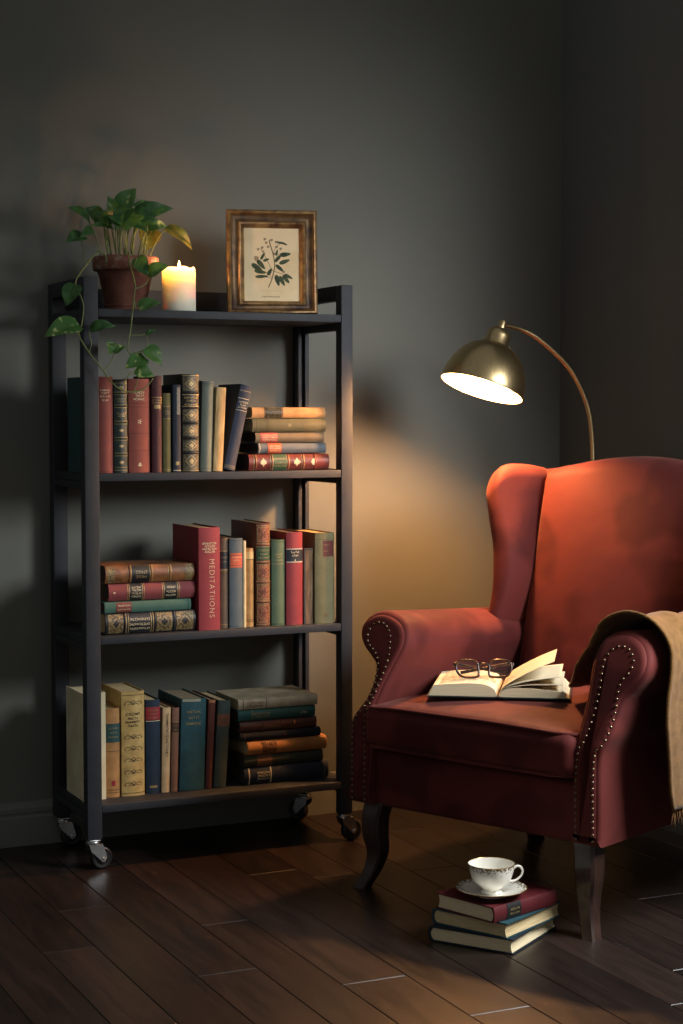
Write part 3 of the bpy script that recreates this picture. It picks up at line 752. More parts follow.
# lowest shelf, lying (bottom to top)
yb = 3.982
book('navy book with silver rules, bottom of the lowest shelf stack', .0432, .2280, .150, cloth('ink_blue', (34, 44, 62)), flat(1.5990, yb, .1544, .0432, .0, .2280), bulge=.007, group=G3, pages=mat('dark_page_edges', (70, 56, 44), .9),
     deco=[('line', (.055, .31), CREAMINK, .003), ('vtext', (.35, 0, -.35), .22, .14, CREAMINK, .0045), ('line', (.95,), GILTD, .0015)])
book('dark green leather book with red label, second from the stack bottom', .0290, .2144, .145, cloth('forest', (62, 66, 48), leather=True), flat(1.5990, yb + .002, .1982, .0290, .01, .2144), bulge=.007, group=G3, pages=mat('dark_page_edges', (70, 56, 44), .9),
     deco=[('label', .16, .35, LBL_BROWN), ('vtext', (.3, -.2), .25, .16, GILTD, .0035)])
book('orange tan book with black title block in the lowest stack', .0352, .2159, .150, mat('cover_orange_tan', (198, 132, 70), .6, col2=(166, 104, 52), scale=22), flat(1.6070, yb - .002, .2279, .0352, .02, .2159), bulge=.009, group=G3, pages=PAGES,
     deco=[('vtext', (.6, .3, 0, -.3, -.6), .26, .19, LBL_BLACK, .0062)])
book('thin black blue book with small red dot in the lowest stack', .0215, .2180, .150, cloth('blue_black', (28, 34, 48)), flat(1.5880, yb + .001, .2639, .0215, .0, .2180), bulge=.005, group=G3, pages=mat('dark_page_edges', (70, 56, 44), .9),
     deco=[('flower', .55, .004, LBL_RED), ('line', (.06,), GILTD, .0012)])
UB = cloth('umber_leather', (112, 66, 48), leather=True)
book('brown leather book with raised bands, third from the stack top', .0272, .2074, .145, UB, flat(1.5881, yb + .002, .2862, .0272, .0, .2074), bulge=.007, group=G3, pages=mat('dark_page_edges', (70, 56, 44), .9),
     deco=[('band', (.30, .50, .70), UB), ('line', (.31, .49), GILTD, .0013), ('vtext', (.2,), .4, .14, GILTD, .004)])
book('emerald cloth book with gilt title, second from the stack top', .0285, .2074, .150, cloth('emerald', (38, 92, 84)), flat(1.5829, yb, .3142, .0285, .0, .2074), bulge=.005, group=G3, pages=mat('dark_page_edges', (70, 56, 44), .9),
     deco=[('vtext', (.3, -.2), .3, .2, GILTD, .0048), ('vtext', (.1,), .84, .08, CREAMINK, .005), ('line', (.18,), GILTD, .0015)])
book('pale beige book lying on top of the lowest shelf stack', .0262, .2139, .165, mat('cover_beige', (176, 164, 136), .75, col2=(146, 134, 108), scale=30), flat(1.5817, yb - .004, .3435, .0262, .0, .2139), bulge=.005, group=G3, pages=PAGES,
     deco=[('line', (.06, .35), DARKINK, .0016), ('vtext', (.3, -.2), .2, .2, LBL_BROWN, .005)])

# ------------------------------------------------------------------ things on top of the rack
# candle
cx, cy, cz = 1.4345, 3.985, SHT[0] + .0003
can = thing('candle', 'lit ivory pillar candle on the black top shelf', 'candle', Matrix.Translation((cx, cy, cz)))
m, nt, WAXB = nodes('ivory_wax')
WAXB.inputs['Base Color'].default_value = srgb(244, 232, 208)
WAXB.inputs['Roughness'].default_value = .45
WAXB.inputs['Subsurface Weight'].default_value = 1.0
WAXB.inputs['Subsurface Radius'].default_value = (1.0, .72, .46)
WAXB.inputs['Subsurface Scale'].default_value = .06
WAX = m
mb = MB()
R = .0405; H = .104
rings = []; nn = 40
def wv(a): return .0016 * math.sin(3 * a + .5) + .0012 * math.sin(7 * a) + (.0035 * math.exp(-((a - 5.6) / .25) ** 2)) + .003 * math.exp(-((a - 3.4) / .3) ** 2)
for r, zz, k in ((.03, .0, 0), (R - .002, 0, 0), (R, .002, 0), (R, .05, 0), (R, .09, .3), (R - .0008, H - .003, .9), (R - .0035, H, 1), (R - .006, H - .002, .9), (R - .011, H - .010, .4), (.016, H - .0125, 0), (.004, H - .0120, 0)):
    rings.append([V((r * math.cos(2 * PI * i / nn), r * math.sin(2 * PI * i / nn), zz + k * wv(2 * PI * i / nn))) for i in range(nn)])
loft(mb, rings)
mb.build('wax_pillar', WAX, can, angle=60)
mb = MB(); tube(mb, [(0, 0, H - .012), (.0005, 0, H - .005), (.0012, 0, H + .001)], .0011, 8)
mb.build('wick', mat('charred_wick', (28, 22, 18), .9), can)
m, nt, bs = nodes('candle_flame')
bs.inputs['Base Color'].default_value = (1, .6, .2, 1); bs.inputs['Emission Color'].default_value = (1, .55, .18, 1); bs.inputs['Emission Strength'].default_value = 22
mb = MB()
lathe(mb, [(1e-6, 0), (.0022, .002), (.0036, .006), (.0036, .010), (.0024, .0155), (.0011, .020), (1e-6, .0235)], 14, Matrix.Translation((.001, 0, H - .004)))
mb.build('flame', m, can, angle=180)

# framed botanical print
FW, FH = .222, .2525
fx = 1.5595 + FW / 2
lean = math.radians(-4)
pic = thing('picture_frame', 'antique gilt frame with a botanical print standing on the top shelf', 'picture frame', Matrix.Translation((1.5632, 3.995, SHT[0] + .0022)) @ Matrix.Rotation(-.28, 4, 'Z') @ Matrix.Translation((FW / 2, 0, 0)) @ Matrix.Rotation(math.radians(-3.4), 4, 'X'))
GF = mat('antique_gold_leaf', (112, 84, 52), .45, col2=(54, 37, 26), scale=26, metal=.35, bmp=.35, bscale=90, lo=.38, hi=.66)
GF2 = mat('worn_gold_edge', (146, 114, 68), .42, col2=(78, 50, 33), scale=40, metal=.4, bmp=.25, lo=.4, hi=.7)
def moulding(mb, W, H_, prof, mi=0):
    """prof: (inset from outer edge, y) points; mitred"""
    rings = []
    for ins, y in prof:
        rings.append([V((-W / 2 + ins, y, ins * .72)), V((W / 2 - ins, y, ins * .72)), V((W / 2 - ins, y, H_ - ins)), V((-W / 2 + ins, y, H_ - ins))])
    loft(mb, rings, False, False, mi)
mb = MB()
moulding(mb, FW, FH, [(0, .022), (0, .004), (.0025, .000), (.008, -.001), (.0105, .003)], 1)
moulding(mb, FW, FH, [(.0105, .003), (.014, .0075), (.020, .0095), (.026, .008), (.0285, .0045)], 0)
moulding(mb, FW, FH, [(.0285, .0045), (.031, .0025), (.0345, .0035), (.036, .007), (.0415, .0105), (.0430, .013), (.0430, .022)], 1)
mb.build('frame_moulding', [GF, GF2], pic, angle=50)
mb = MB(); bbox_(mb, (-FW / 2 + .003, .0185, .003), (FW / 2 - .003, .0225, FH - .003), .0005)
bk = mb.build('backing_board', mat('brown_board', (92, 70, 50), .9), pic)
mb = MB()
pl = [V((-.022, .0228, FH * .72)), V((.022, .0228, FH * .72)), V((.030, .078, .021)), V((-.030, .078, .021))]
loft(mb, [pl, [p + V((0, .003, .001)) for p in pl]]); mb.build('easel_strut', mat('brown_board', (92, 70, 50), .9), bk)
PAP = mat('aged_print_paper', (222, 200, 160), .85, col2=(196, 168, 122), scale=9, lo=.45, hi=.75)
INKG = mat('print_green_ink', (70, 84, 56), .85, col2=(44, 56, 40), scale=90)
INKB = mat('print_stem_ink', (128, 110, 76), .85)
INKP = mat('print_blossom_ink', (122, 102, 84), .85, col2=(160, 140, 110), scale=120)
mb = MB()
pw0, pw1, pz0, pz1 = -FW / 2 + .040, FW / 2 - .040, .029, FH - .040
yp = .0148
mb.add([(pw0, yp, pz0), (pw1, yp, pz0), (pw1, yp, pz1), (pw0, yp, pz1)], [(0, 1, 2, 3)])
def pp(x, y):  # crop pixels of the drawing to paper
    return (lerp(pw0, pw1, (x - 182) / (437 - 182)), lerp(pz1, pz0, (y - 148) / (482 - 148)))
def ink_poly(P, mi, dy): mb.add([(x, yp - dy, zz) for x, zz in P], [list(range(len(P)))], mi)
def ink_leaf(c, ang, L, W, mi=1, dy=.0003):
    a = math.radians(ang); P = []
    for i in range(12):
        th = 2 * PI * i / 12
        u = math.cos(th) * L / 2; w = math.sin(th) * W / 2 * (1 - .35 * math.cos(th))
        P.append(pp(c[0] + u * math.cos(a) - w * math.sin(a), c[1] - (u * math.sin(a) + w * math.cos(a))))
    ink_poly(P, mi, dy)
def ink_line(P, w, mi, dy=.00025):
    P = [V((*p, 0)) for p in P]; P = catmull(P, 5)
    for a, b in zip(P, P[1:]):
        d = (b - a).normalized(); n_ = V((-d.y, d.x, 0)) * w / 2
        ink_poly([pp(*(a + n_).xy), pp(*(b + n_).xy), pp(*(b - n_).xy), pp(*(a - n_).xy)], mi, dy)
ink_line([(294, 418), (312, 372), (322, 320), (316, 270), (302, 222), (300, 205)], 5, 2)
ink_line([(318, 350), (296, 312), (276, 270), (262, 245)], 2.5, 2); ink_line([(321, 300), (340, 270), (362, 262)], 2.5, 2); ink_line([(316, 268), (330, 235), (352, 220)], 2.2, 2)
ink_line([(318, 345), (350, 355), (372, 372)], 2.2, 2); ink_line([(312, 375), (285, 350), (255, 340)], 2.2, 2); ink_line([(310, 378), (285, 372), (262, 368)], 2, 2)
for c, ang, L, W in (((245, 330), -35, 60, 22), ((262, 316), -50, 55, 20), ((258, 348), -12, 54, 18), ((265, 369), 3, 60, 14), ((300, 348), 60, 36, 16), ((270, 278), 60, 38, 12), ((285, 295), 20, 30, 12), ((345, 332), -42, 50, 16), ((340, 285), 50, 50, 14), ((370, 270), 8, 50, 20), ((366, 302), 20, 52, 18), ((334, 386), -75, 52, 20), ((354, 388), -62, 50, 18), ((372, 380), -52, 46, 18), ((383, 368), -30, 42, 14), ((332, 262), 75, 30, 10), ((350, 218), -10, 48, 9), ((366, 222), -25, 30, 8)):
    ink_leaf(c, ang, L, W)
for c in ((310, 206), (286, 218), (294, 236), (250, 248), (268, 240), (332, 236), (350, 244), (330, 214), (280, 202), (242, 288), (320, 268), (272, 258), (362, 348)):
    ink_leaf(c, 30, 13, 11, 3, .0004)
ink_leaf((242, 288), 10, 22, 22, 3, .00035)
rr = random.Random(3)
for i in range(9): ink_line([(266 + i * 9, 462), (268 + i * 9, 456), (271 + i * 9, 462)], 1.6, 4)
for i in range(24): ink_line([(258 + i * 4, 434), (260 + i * 4, 432)], .8, 2)
mb.build('botanical_print', [PAP, INKG, INKB, INKP, DARKINK], pic)

# potted pothos
px_, py_ = 1.3240, 4.055
plant = thing('potted_plant', 'trailing pothos in a terracotta pot at the left end of the top shelf', 'plant', Matrix.Translation((px_, py_, SHT[0] + .0004)))
mb = MB()
lathe(mb, [(.030, .0), (.0495, .0), (.0515, .002), (.0525, .005), (.0525, .0075), (.0495, .010), (.0485, .0115), (.0510, .0135), (.0512, .016), (.0490, .0185), (.0500, .022), (.0630, .084), (.0675, .0995), (.0675, .1005)], 44)
lathe(mb, [(.062, .101), (.067, .093), (.0672, .092)], 44)
pot = mb.build('pot', TERRA, plant, angle=40)
mb = MB(); lathe(mb, [(.0676, .0985), (.0755, .0980), (.0782, .1005), (.0800, .126), (.0795, .1290), (.0770, .1310), (.0735, .1300), (.0725, .126), (.0700, .112), (.0672, .110)], 44)
mb.build('rim', LIME, pot, angle=45)
mb = MB()
grid(mb, lambda a, b: V(((.070 * b + .001) * math.cos(2 * PI * a), (.070 * b + .001) * math.sin(2 * PI * a), .108 + .006 * noise.noise(V((math.cos(2 * PI * a) * b * 4, math.sin(2 * PI * a) * b * 4, 1))))), 32, 8)
mb.build('soil', SOIL, plant, angle=60)
PT = Matrix.Translation((-px_, -py_, -SHT[0] - .0004))
CAM = V((0, 0, 1.077))
LEAVES = [((1.2286,4.0300,1.5247),(1.1722,4.0000,1.5501),.0304),((1.2729,4.0800,1.5361),(1.2330,4.0700,1.5598),.0337),((1.2039,4.0000,1.4891),(1.1606,3.9800,1.4725),.0285),((1.2250,4.0000,1.5064),(1.1928,3.9800,1.4858),.0165),
((1.3112,4.0600,1.5620),(1.3470,4.0500,1.6079),.0348),((1.2985,4.0500,1.5465),(1.2788,4.0400,1.5854),.0246),((1.3198,4.0200,1.5611),(1.2804,3.9800,1.5086),.0345),((1.3505,4.0600,1.5500),(1.4309,4.0400,1.5663),.0338),
((1.3849,4.0800,1.5254),(1.4317,4.0700,1.5266),.0227),((1.4317,4.0700,1.5232),(1.4857,4.0500,1.4761),.0251),((1.4123,4.1200,1.5236),(1.4059,4.1200,1.4788),.0402),((1.3392,4.0000,1.5434),(1.3013,3.9700,1.5047),.0322),
((1.2861,4.0300,1.5119),(1.2251,4.0000,1.5129),.0189),((1.3034,4.0600,1.5394),(1.2605,4.0400,1.5338),.0236),((1.4027,4.1000,1.5689),(1.3621,4.1000,1.5782),.0286),((1.3662,4.0200,1.5106),(1.3216,4.0000,1.5178),.0224),
((1.3071,4.0000,1.5144),(1.2635,3.9800,1.5323),.0277),((1.3156,3.9400,1.4384),(1.3333,3.9200,1.3973),.0285),((1.3378,3.9300,1.4003),(1.3800,3.9100,1.4177),.0263),((1.1561,3.9050,1.3685),(1.1318,3.8950,1.3205),.0343),
((1.1615,3.9000,1.2757),(1.0800,3.8800,1.2479),.0418),((1.1880,3.9000,1.2656),(1.2398,3.8800,1.2722),.0215),((1.2408,3.8950,1.2148),(1.2221,3.8850,1.2389),.0216),((1.2408,3.8950,1.2159),(1.2686,3.8900,1.2269),.0184),
((1.3076,3.9100,1.3194),(1.3553,3.9000,1.3320),.0261),((1.3238,3.9050,1.2576),(1.3462,3.9000,1.2676),.0098),((1.3219,3.9000,1.2270),(1.3549,3.8900,1.1880),.0327),((1.3195,3.9000,1.2031),(1.2688,3.8850,1.1788),.0305),
((1.2914,3.8900,1.1738),(1.3329,3.8800,1.1604),.0282)]
rl = random.Random(8)
def leaf(B, T, W, sag, variegated, tilt):
    B = V(B); T = V(T); ax = (T - B); L = ax.length; ax.normalize()
    tc = (CAM - B).normalized()
    n_ = (tc * .8 + V((0, 0, 1)) * .45 + V((rl.uniform(-.3, .3), 0, rl.uniform(-.2, .3)))).normalized()
    w = ax.cross(n_).normalized(); n_ = w.cross(ax).normalized()
    nv, nu = 12, 8
    def fn(a, b):
        s = (a - .5) * 2
        pr = [0.0, .62, .88, .98, 1.0, .97, .90, .80, .67, .52, .35, .17, 0.0]
        ww = pr[round(b * 12)] * W / 2
        back = -.10 * L * (abs(s) ** 1.2) * (1 - b) ** 3 if b > 0 else 0
        p = B + ax * (L * b + back) + w * (s * ww)
        p += n_ * (sag * L * 4 * b * (1 - b) + abs(s) * ww * .22 + .0012 * math.sin(b * 9 + s * 3))
        return p
    mb = MB(); grid(mb, fn, nu, nv, M=PT)
    return mb.build('leaf', LEAFY if variegated == 2 else LEAFV if variegated else LEAF, plant, angle=180)
SAG = {9: .22, 21: .25, 8: .2, 7: .1, 18: .12, 19: .05, 20: .1}
for i, (B, T, W) in enumerate(LEAVES):
    B_ = V(B); T_ = V(T); T_ = B_ + (T_ - B_) * (1.12 if i < 17 else 1.08)
    leaf(B_, T_, W * (1.4 if i < 17 else 1.35), SAG.get(i, .08), 2 if i in (9, 10) else i in (4, 8, 20, 22, 26, 27, 28, 23, 24, 13), 0)
# a few further leaves filling the crown's far side
for B, T, W in (((1.355, 4.06, 1.540), (1.425, 4.06, 1.572), .046), ((1.345, 4.05, 1.545), (1.395, 4.03, 1.545), .044), ((1.300, 4.03, 1.540), (1.330, 4.02, 1.520), .046), ((1.285, 4.05, 1.530), (1.240, 4.03, 1.545), .040), ((1.335, 4.10, 1.535), (1.375, 4.13, 1.560), .034), ((1.300, 4.11, 1.535), (1.262, 4.14, 1.556), .034), ((1.320, 4.09, 1.540), (1.318, 4.10, 1.585), .030), ((1.345, 4.03, 1.528), (1.392, 4.01, 1.535), .028), ((1.290, 4.03, 1.528), (1.262, 4.00, 1.515), .026)):
    leaf(B, T, W, .1, False, 0)
def vine(P, r, name='vine', parent=plant):
    mb = MB(); tube(mb, catmull(P, 6), r, 7, M=PT); mb.build(name, STEM, parent, angle=180)
vine([(1.262, 4.005, 1.430), (1.2548, 4.0, 1.4480), (1.2340, 3.985, 1.4500), (1.2153, 3.9700, 1.4370), (1.1895, 3.9300, 1.4158), (1.1672, 3.9120, 1.3923), (1.1561, 3.9050, 1.3690), (1.1695, 3.9030, 1.3358), (1.1735, 3.9020, 1.3145), (1.1687, 3.9020, 1.2770), (1.1619, 3.9020, 1.2529), (1.1853, 3.9, 1.2131), (1.2168, 3.898, 1.1737), (1.2336, 3.895, 1.1491), (1.2578, 3.892, 1.1287), (1.2882, 3.89, 1.1234), (1.3161, 3.888, 1.1333), (1.3342, 3.887, 1.1551)], .0016)
vine([(1.312, 4.01, 1.430), (1.3090, 3.99, 1.4480), (1.3058, 3.972, 1.4500), (1.2988, 3.9500, 1.4277), (1.2989, 3.925, 1.3986), (1.3028, 3.915, 1.3683), (1.3000, 3.912, 1.3615), (1.2938, 3.908, 1.3178), (1.2878, 3.906, 1.2743), (1.2812, 3.904, 1.2416), (1.2781, 3.902, 1.2226), (1.2876, 3.9, 1.2102), (1.3150, 3.9, 1.2204)], .0016)
PET = [[(1.2859,3.906,1.2553),(1.3112,3.905,1.2552),(1.3238,3.905,1.2576),(1.3261,3.902,1.2413),(1.3219,3.9,1.2270)],[(1.2167,3.898,1.1726),(1.23,3.897,1.1835),(1.2399,3.896,1.2019),(1.2408,3.895,1.2148)],[(1.1853,3.9,1.2131),(1.1911,3.9,1.2346),(1.1868,3.9,1.2506),(1.1880,3.9,1.2656)],[(1.2578,3.892,1.1287),(1.2743,3.89,1.1601),(1.2914,3.89,1.1738)],[(1.2882,3.89,1.1234),(1.2991,3.888,1.1548),(1.3188,3.898,1.2019)],[(1.3027,3.915,1.3629),(1.3256,3.92,1.3731),(1.3395,3.925,1.3891),(1.3378,3.93,1.4003)],[(1.2975,3.91,1.3397),(1.3008,3.91,1.3181),(1.3076,3.91,1.3194)],[(1.1878,3.93,1.4168),(1.1890,3.95,1.4452),(1.1938,3.98,1.4739),(1.2010,4.0,1.4879)],[(1.3030,3.925,1.412),(1.309,3.932,1.428),(1.3156,3.94,1.4384)],[(1.1619,3.902,1.2600),(1.160,3.901,1.270),(1.1615,3.9,1.2757)]]
for P in PET: vine(P, .0012, 'leaf_stalk')
# stalks rising from the soil to the crown
for i in [0, 1, 4, 5, 7, 8, 9, 10, 11, 13, 14, 15, 16]:
    B = V(LEAVES[i][0])
    g0 = V((lerp(px_, B.x, .55) + rl.uniform(-.01, .01), lerp(py_, B.y, .5), 1.424))
    mid = g0.lerp(B, .55) + V((0, 0, .012))
    vine([g0, mid, B], .0015, 'leaf_stalk')
for i in range(15):
    x = px_ - .049 + .007 * i; g0 = V((x, py_ - .03 + .02 * (i % 3), 1.424))
    vine([g0, g0 + V((rl.uniform(-.01, .01), 0, .05)), g0 + V((rl.uniform(-.015, .015), .01, .105))], .0015, 'leaf_stalk')

# ------------------------------------------------------------------ wing chair
CH_O = V((1.824, 3.237, 0)); CH_ANG = math.radians(-65.85)
CHM = Matrix.Translation(CH_O) @ Matrix.Rotation(CH_ANG, 4, 'Z')
chair = thing('wing_armchair', 'russet velvet wingback armchair with brass nailhead trim beside the lamp', 'armchair', CHM)
def offz(z): return max(0.0, min(.1, .45 * (z - .40)))
def slope(y, z): return -.065 * max(0, y - .1) * max(0, min(1, (z - .40) / .15))

R_PROF = [(.250, .195), (.250, .30), (.251, .38), (.2545, .425), (.2565, .496), (.250, .552), (.2535, .588), (.268, .612), (.294, .625), (.324, .629), (.352, .619), (.374, .600), (.386, .573), (.384, .545), (.368, .520), (.349, .495), (.343, .460), (.336, .425), (.322, .396), (.318, .370), (.318, .30), (.318, .195)]
L_PROF = [(-.280, .195), (-.280, .30), (-.278, .38), (-.272, .425), (-.262, .470), (-.250, .510), (-.238, .552), (-.246, .585), (-.268, .607), (-.300, .619), (-.333, .622), (-.363, .612), (-.381, .590), (-.380, .566), (-.362, .542), (-.331, .520), (-.311, .503), (-.305, .470), (-.312, .434), (-.334, .397), (-.346, .372), (-.347, .30), (-.347, .195)]
def profile(P, n=110):
    # keep the two foot corners sharp: spline the open line, close straight
    C = catmull([(x, 0, z) for x, z in P], 8)
    return resample(C, n)
def inset(P, d):
    n = len(P); out = []
    area = sum(P[i].x * P[(i + 1) % n].z - P[(i + 1) % n].x * P[i].z for i in range(n))
    sg = 1 if area > 0 else -1
    for i in range(n):
        t = (P[(i + 1) % n] - P[i - 1]).normalized()
        nrm = V((-t.z, 0, t.x)) * sg
        out.append(P[i] + nrm * d)
    return out
def arm(P, nails, side):
    C = profile(P)
    rings = []
    for ins, dy in ((.011, 0), (.006, .0015), (.002, .005), (0, .011)):
        rings.append([V((p.x, offz(p.z) + dy, p.z)) for p in inset(C, ins)])
    for t in (.1, .25, .4, .55, .7, .85, 1):
        rings.append([V((p.x, lerp(offz(p.z) + .011, .66, t), p.z + slope(lerp(offz(p.z) + .011, .66, t), p.z))) for p in C])
    mb = MB(); loft(mb, rings)
    a = mb.build('arm', VELVET, chair, angle=60)
    mb = MB()
    rr = []
    for ins, dy in ((.0085, .0035), (.0090, .0005), (.0115, -.0030), (.0160, -.0048), (.022, -.0052)):
        rr.append([V((p.x, offz(p.z) + dy, p.z)) for p in inset(C, ins)])
    loft(mb, rr, cap0=False)
    mb.build('arm_front_panel', VELVET, a, angle=60)
    mb = MB()
    Q = catmull([(x, 0, z) for x, z in nails], 10)
    L = sum((b - c).length for b, c in zip(Q, Q[1:]))
    for p in resample(Q, int(L / .0132)):
        M = Matrix.Translation((p.x, offz(p.z) - .0050, p.z)) @ Matrix.Rotation(PI / 2, 4, 'X')
        lathe(mb, [(.0036, 0), (.0034, .0010), (.0026, .0022), (.0013, .0028), (1e-6, .0030)], 10, M)
    mb.build('nailhead_trim', mat('antique_brass_nails', (126, 108, 86), .34, var=.4, scale=200, metal=1), a, angle=60)
arm(R_PROF, [(.305, .208), (.305, .372), (.326, .412), (.335, .459), (.331, .504), (.332, .530), (.346, .550), (.349, .572), (.334, .592), (.312, .598), (.292, .588), (.281, .566), (.284, .530), (.287, .500), (.286, .454), (.279, .409), (.268, .389), (.264, .329), (.265, .208)], 1)
arm(L_PROF, [(-.3335, .207), (-.3335, .293), (-.332, .372), (-.316, .403), (-.300, .430), (-.294, .468), (-.298, .504), (-.312, .528), (-.343, .550), (-.353, .570), (-.343, .592), (-.317, .596), (-.292, .578), (-.280, .548), (-.276, .513), (-.285, .45), (-.296, .405), (-.297, .298), (-.297, .207)], -1)

# seat base (front rail and deck)
mb = MB(); rbox(mb, .560, .05, .128, .012, (6, 1, 3), fn=lambda p: p + V((-.012, .042, .256)))
mb.build('front_rail', VELVET, chair, angle=60)
mb = MB(); rbox(mb, .52, .50, .10, .02, (2, 2, 1), fn=lambda p: p + V((-.012, .335, .262)))
mb.build('seat_deck', VELVET, chair, angle=60)
# cushion
CW, CD, CT = .556, .550, .096
def cush(p):
    u = p.x / (CW / 2); w = p.y / (CD / 2); k = p.z / (CT / 2)
    cr = max(0, 1 - abs(u) ** 3.2) * max(0, 1 - abs(w) ** 3.2)
    zz = p.z + (.021 * cr if k > 0 else -.002 * cr) * abs(k)
    yy = p.y
    if w < 0: yy -= .010 * (1 - u * u) * (1 - k * k * .5)
    zz += -.006 * (abs(u) ** 4) * (1 if k > 0 else 0)
    zz += .0022 * noise.noise(V((p.x * 9, p.y * 9, 2))) if k > 0 else 0
    return V((p.x - .0145, yy + CD / 2 - .022, zz + .379))
mb = MB(); rbox(mb, CW, CD, CT, .026, (16, 16, 4), 4, fn=cush)
cushion = mb.build('seat_cushion', VELVET, chair, angle=180)
mb = MB()
for kz in (1, -1):
    pts = []
    hw_, hd_ = CW / 2 - .007, CD / 2 - .007
    for i in range(49):
        s = i / 48 * 3
        if s < 1: q = (-hw_, lerp(hd_ * .9, -hd_ + .02, s))
        elif s < 2: q = (lerp(-hw_ + .015, hw_ - .015, s - 1), -hd_)
        else: q = (hw_, lerp(-hd_ + .02, hd_ * .9, s - 2))
        pts.append(cush(V((q[0], q[1], kz * (CT / 2 - .006)))) + V((0, 0, .003 * kz)))
    tube(mb, catmull(pts, 2), .0042, 8)
mb.build('piping', VELVET, cushion, angle=180)
# back
def yback(z): return .485 + .265 * max(0, z - .42)
BW = .498
def backf(p):
    u = p.x / (BW / 2); v = p.z / .29 * .5 + .5; k = p.y / .055
    ztop = .936 + .034 * math.cos(u * PI / 2) ** 1.2 if abs(u) < 1 else .936
    z = lerp(.40, ztop, v)
    cr = (1 - abs(u) ** 2.6) * math.sin(PI * min(1, max(0, v))) ** .7
    y = yback(z) + .055 + p.y - (.026 * cr if k < 0 else 0) * abs(k)
    return V((p.x * (1 + .03 * (v - .5)) + .002, y, z))
mb = MB(); rbox(mb, BW, .11, .58, .034, (14, 2, 16), 5, fn=backf)
mb.build('backrest', VELVET, chair, angle=180)
def shellf(p):
    u = p.x / .33; v = (p.z + .37) / .74
    z = lerp(.195, .925 + .03 * math.cos(max(-1, min(1, u)) * PI / 2), v)
    return V((p.x * lerp(.97, 1.0, v) - .004, p.y + lerp(.625, .685, v), z))
mb = MB(); rbox(mb, .66, .09, .74, .03, (10, 1, 10), 4, fn=shellf)
mb.build('back_shell', VELVET, chair, angle=180)
# wings
def wing(sg):
    HZ = [.56, .604, .667, .746, .825, .874, .96]
    XS = [-.300, -.292, -.290, -.302, -.334, -.351, -.362]
    def tip(z):
        i = 0
        while i < len(HZ) - 2 and HZ[i + 1] < z: i += 1
        t = max(0, min(1, (z - HZ[i]) / (HZ[i + 1] - HZ[i])))
        return V((lerp(XS[i], XS[i + 1], t) + .020, .45 + .2 * (z - .6), 0))
    def fn(p):
        s = p.x / .2 + .5      # 0 seam .. 1 front tip
        v = p.z / .36 + .5
        ztop = .934 + .015 * math.sin(PI * min(1, s * .85)) - .050 * max(0, (s - .66) / .34) ** 2.6
        z = lerp(.500, ztop, v)
        sm = V((-.262, yback(z) + .055, 0)); tp = tip(z)
        c = sm.lerp(tp, s)
        d = (tp - sm).normalized(); nr = V((-d.y, d.x, 0))      # towards the sitter / outwards
        if nr.x < 0: nr = -nr
        puff = .012 * math.sin(PI * max(0, min(1, s))) * math.sin(PI * max(0, min(1, v)))
        c = c + nr * (p.y * lerp(.55, 1, min(1, v * 2.2)) + (puff if p.y > 0 else 0) - .010 * max(0, 1 - v * 3))
        return V((c.x * (1 if sg < 0 else -1), c.y, z))
    mb = MB(); rbox(mb, .2, .052, .36, .0255, (8, 1, 12), 5, fn=fn)
    mb.build('wing', VELVET, chair, angle=180)
wing(-1); wing(1)
# legs
def leg(x, y, sx, sy, front):
    rings = []
    for z, w, k in ((.200, .052, .0), (.190, .052, .0), (.16, .050, .004), (.12, .048, .004), (.08, .040, .001), (.04, .034, .008), (.012, .033, .018), (.0, .034, .022)):
        kk = k if front else k * 1.4
        cx_, cy_ = x + sx * kk, y + sy * kk; h_ = w / 2; c = h_ * .25
        rings.append([V((cx_ + a, cy_ + b, z)) for a, b in ((-h_ + c, -h_), (h_ - c, -h_), (h_, -h_ + c), (h_, h_ - c), (h_ - c, h_), (-h_ + c, h_), (-h_, h_ - c), (-h_, -h_ + c))])
    mb = MB()
    # smooth along the height
    dense = []
    for i in range(len(rings[0])):
        dense.append(catmull([r[i] for r in rings], 4))
    loft(mb, [[d[j] for d in dense] for j in range(len(dense[0]))])
    mb.build('leg', LEGWOOD, chair, angle=35)
leg(-.292, .038, -1.3, -1.1, True); leg(.268, .040, 1.0, -1.0, True); leg(-.27, .60, -.3, 1.6, False); leg(.27, .60, .3, 1.6, False)

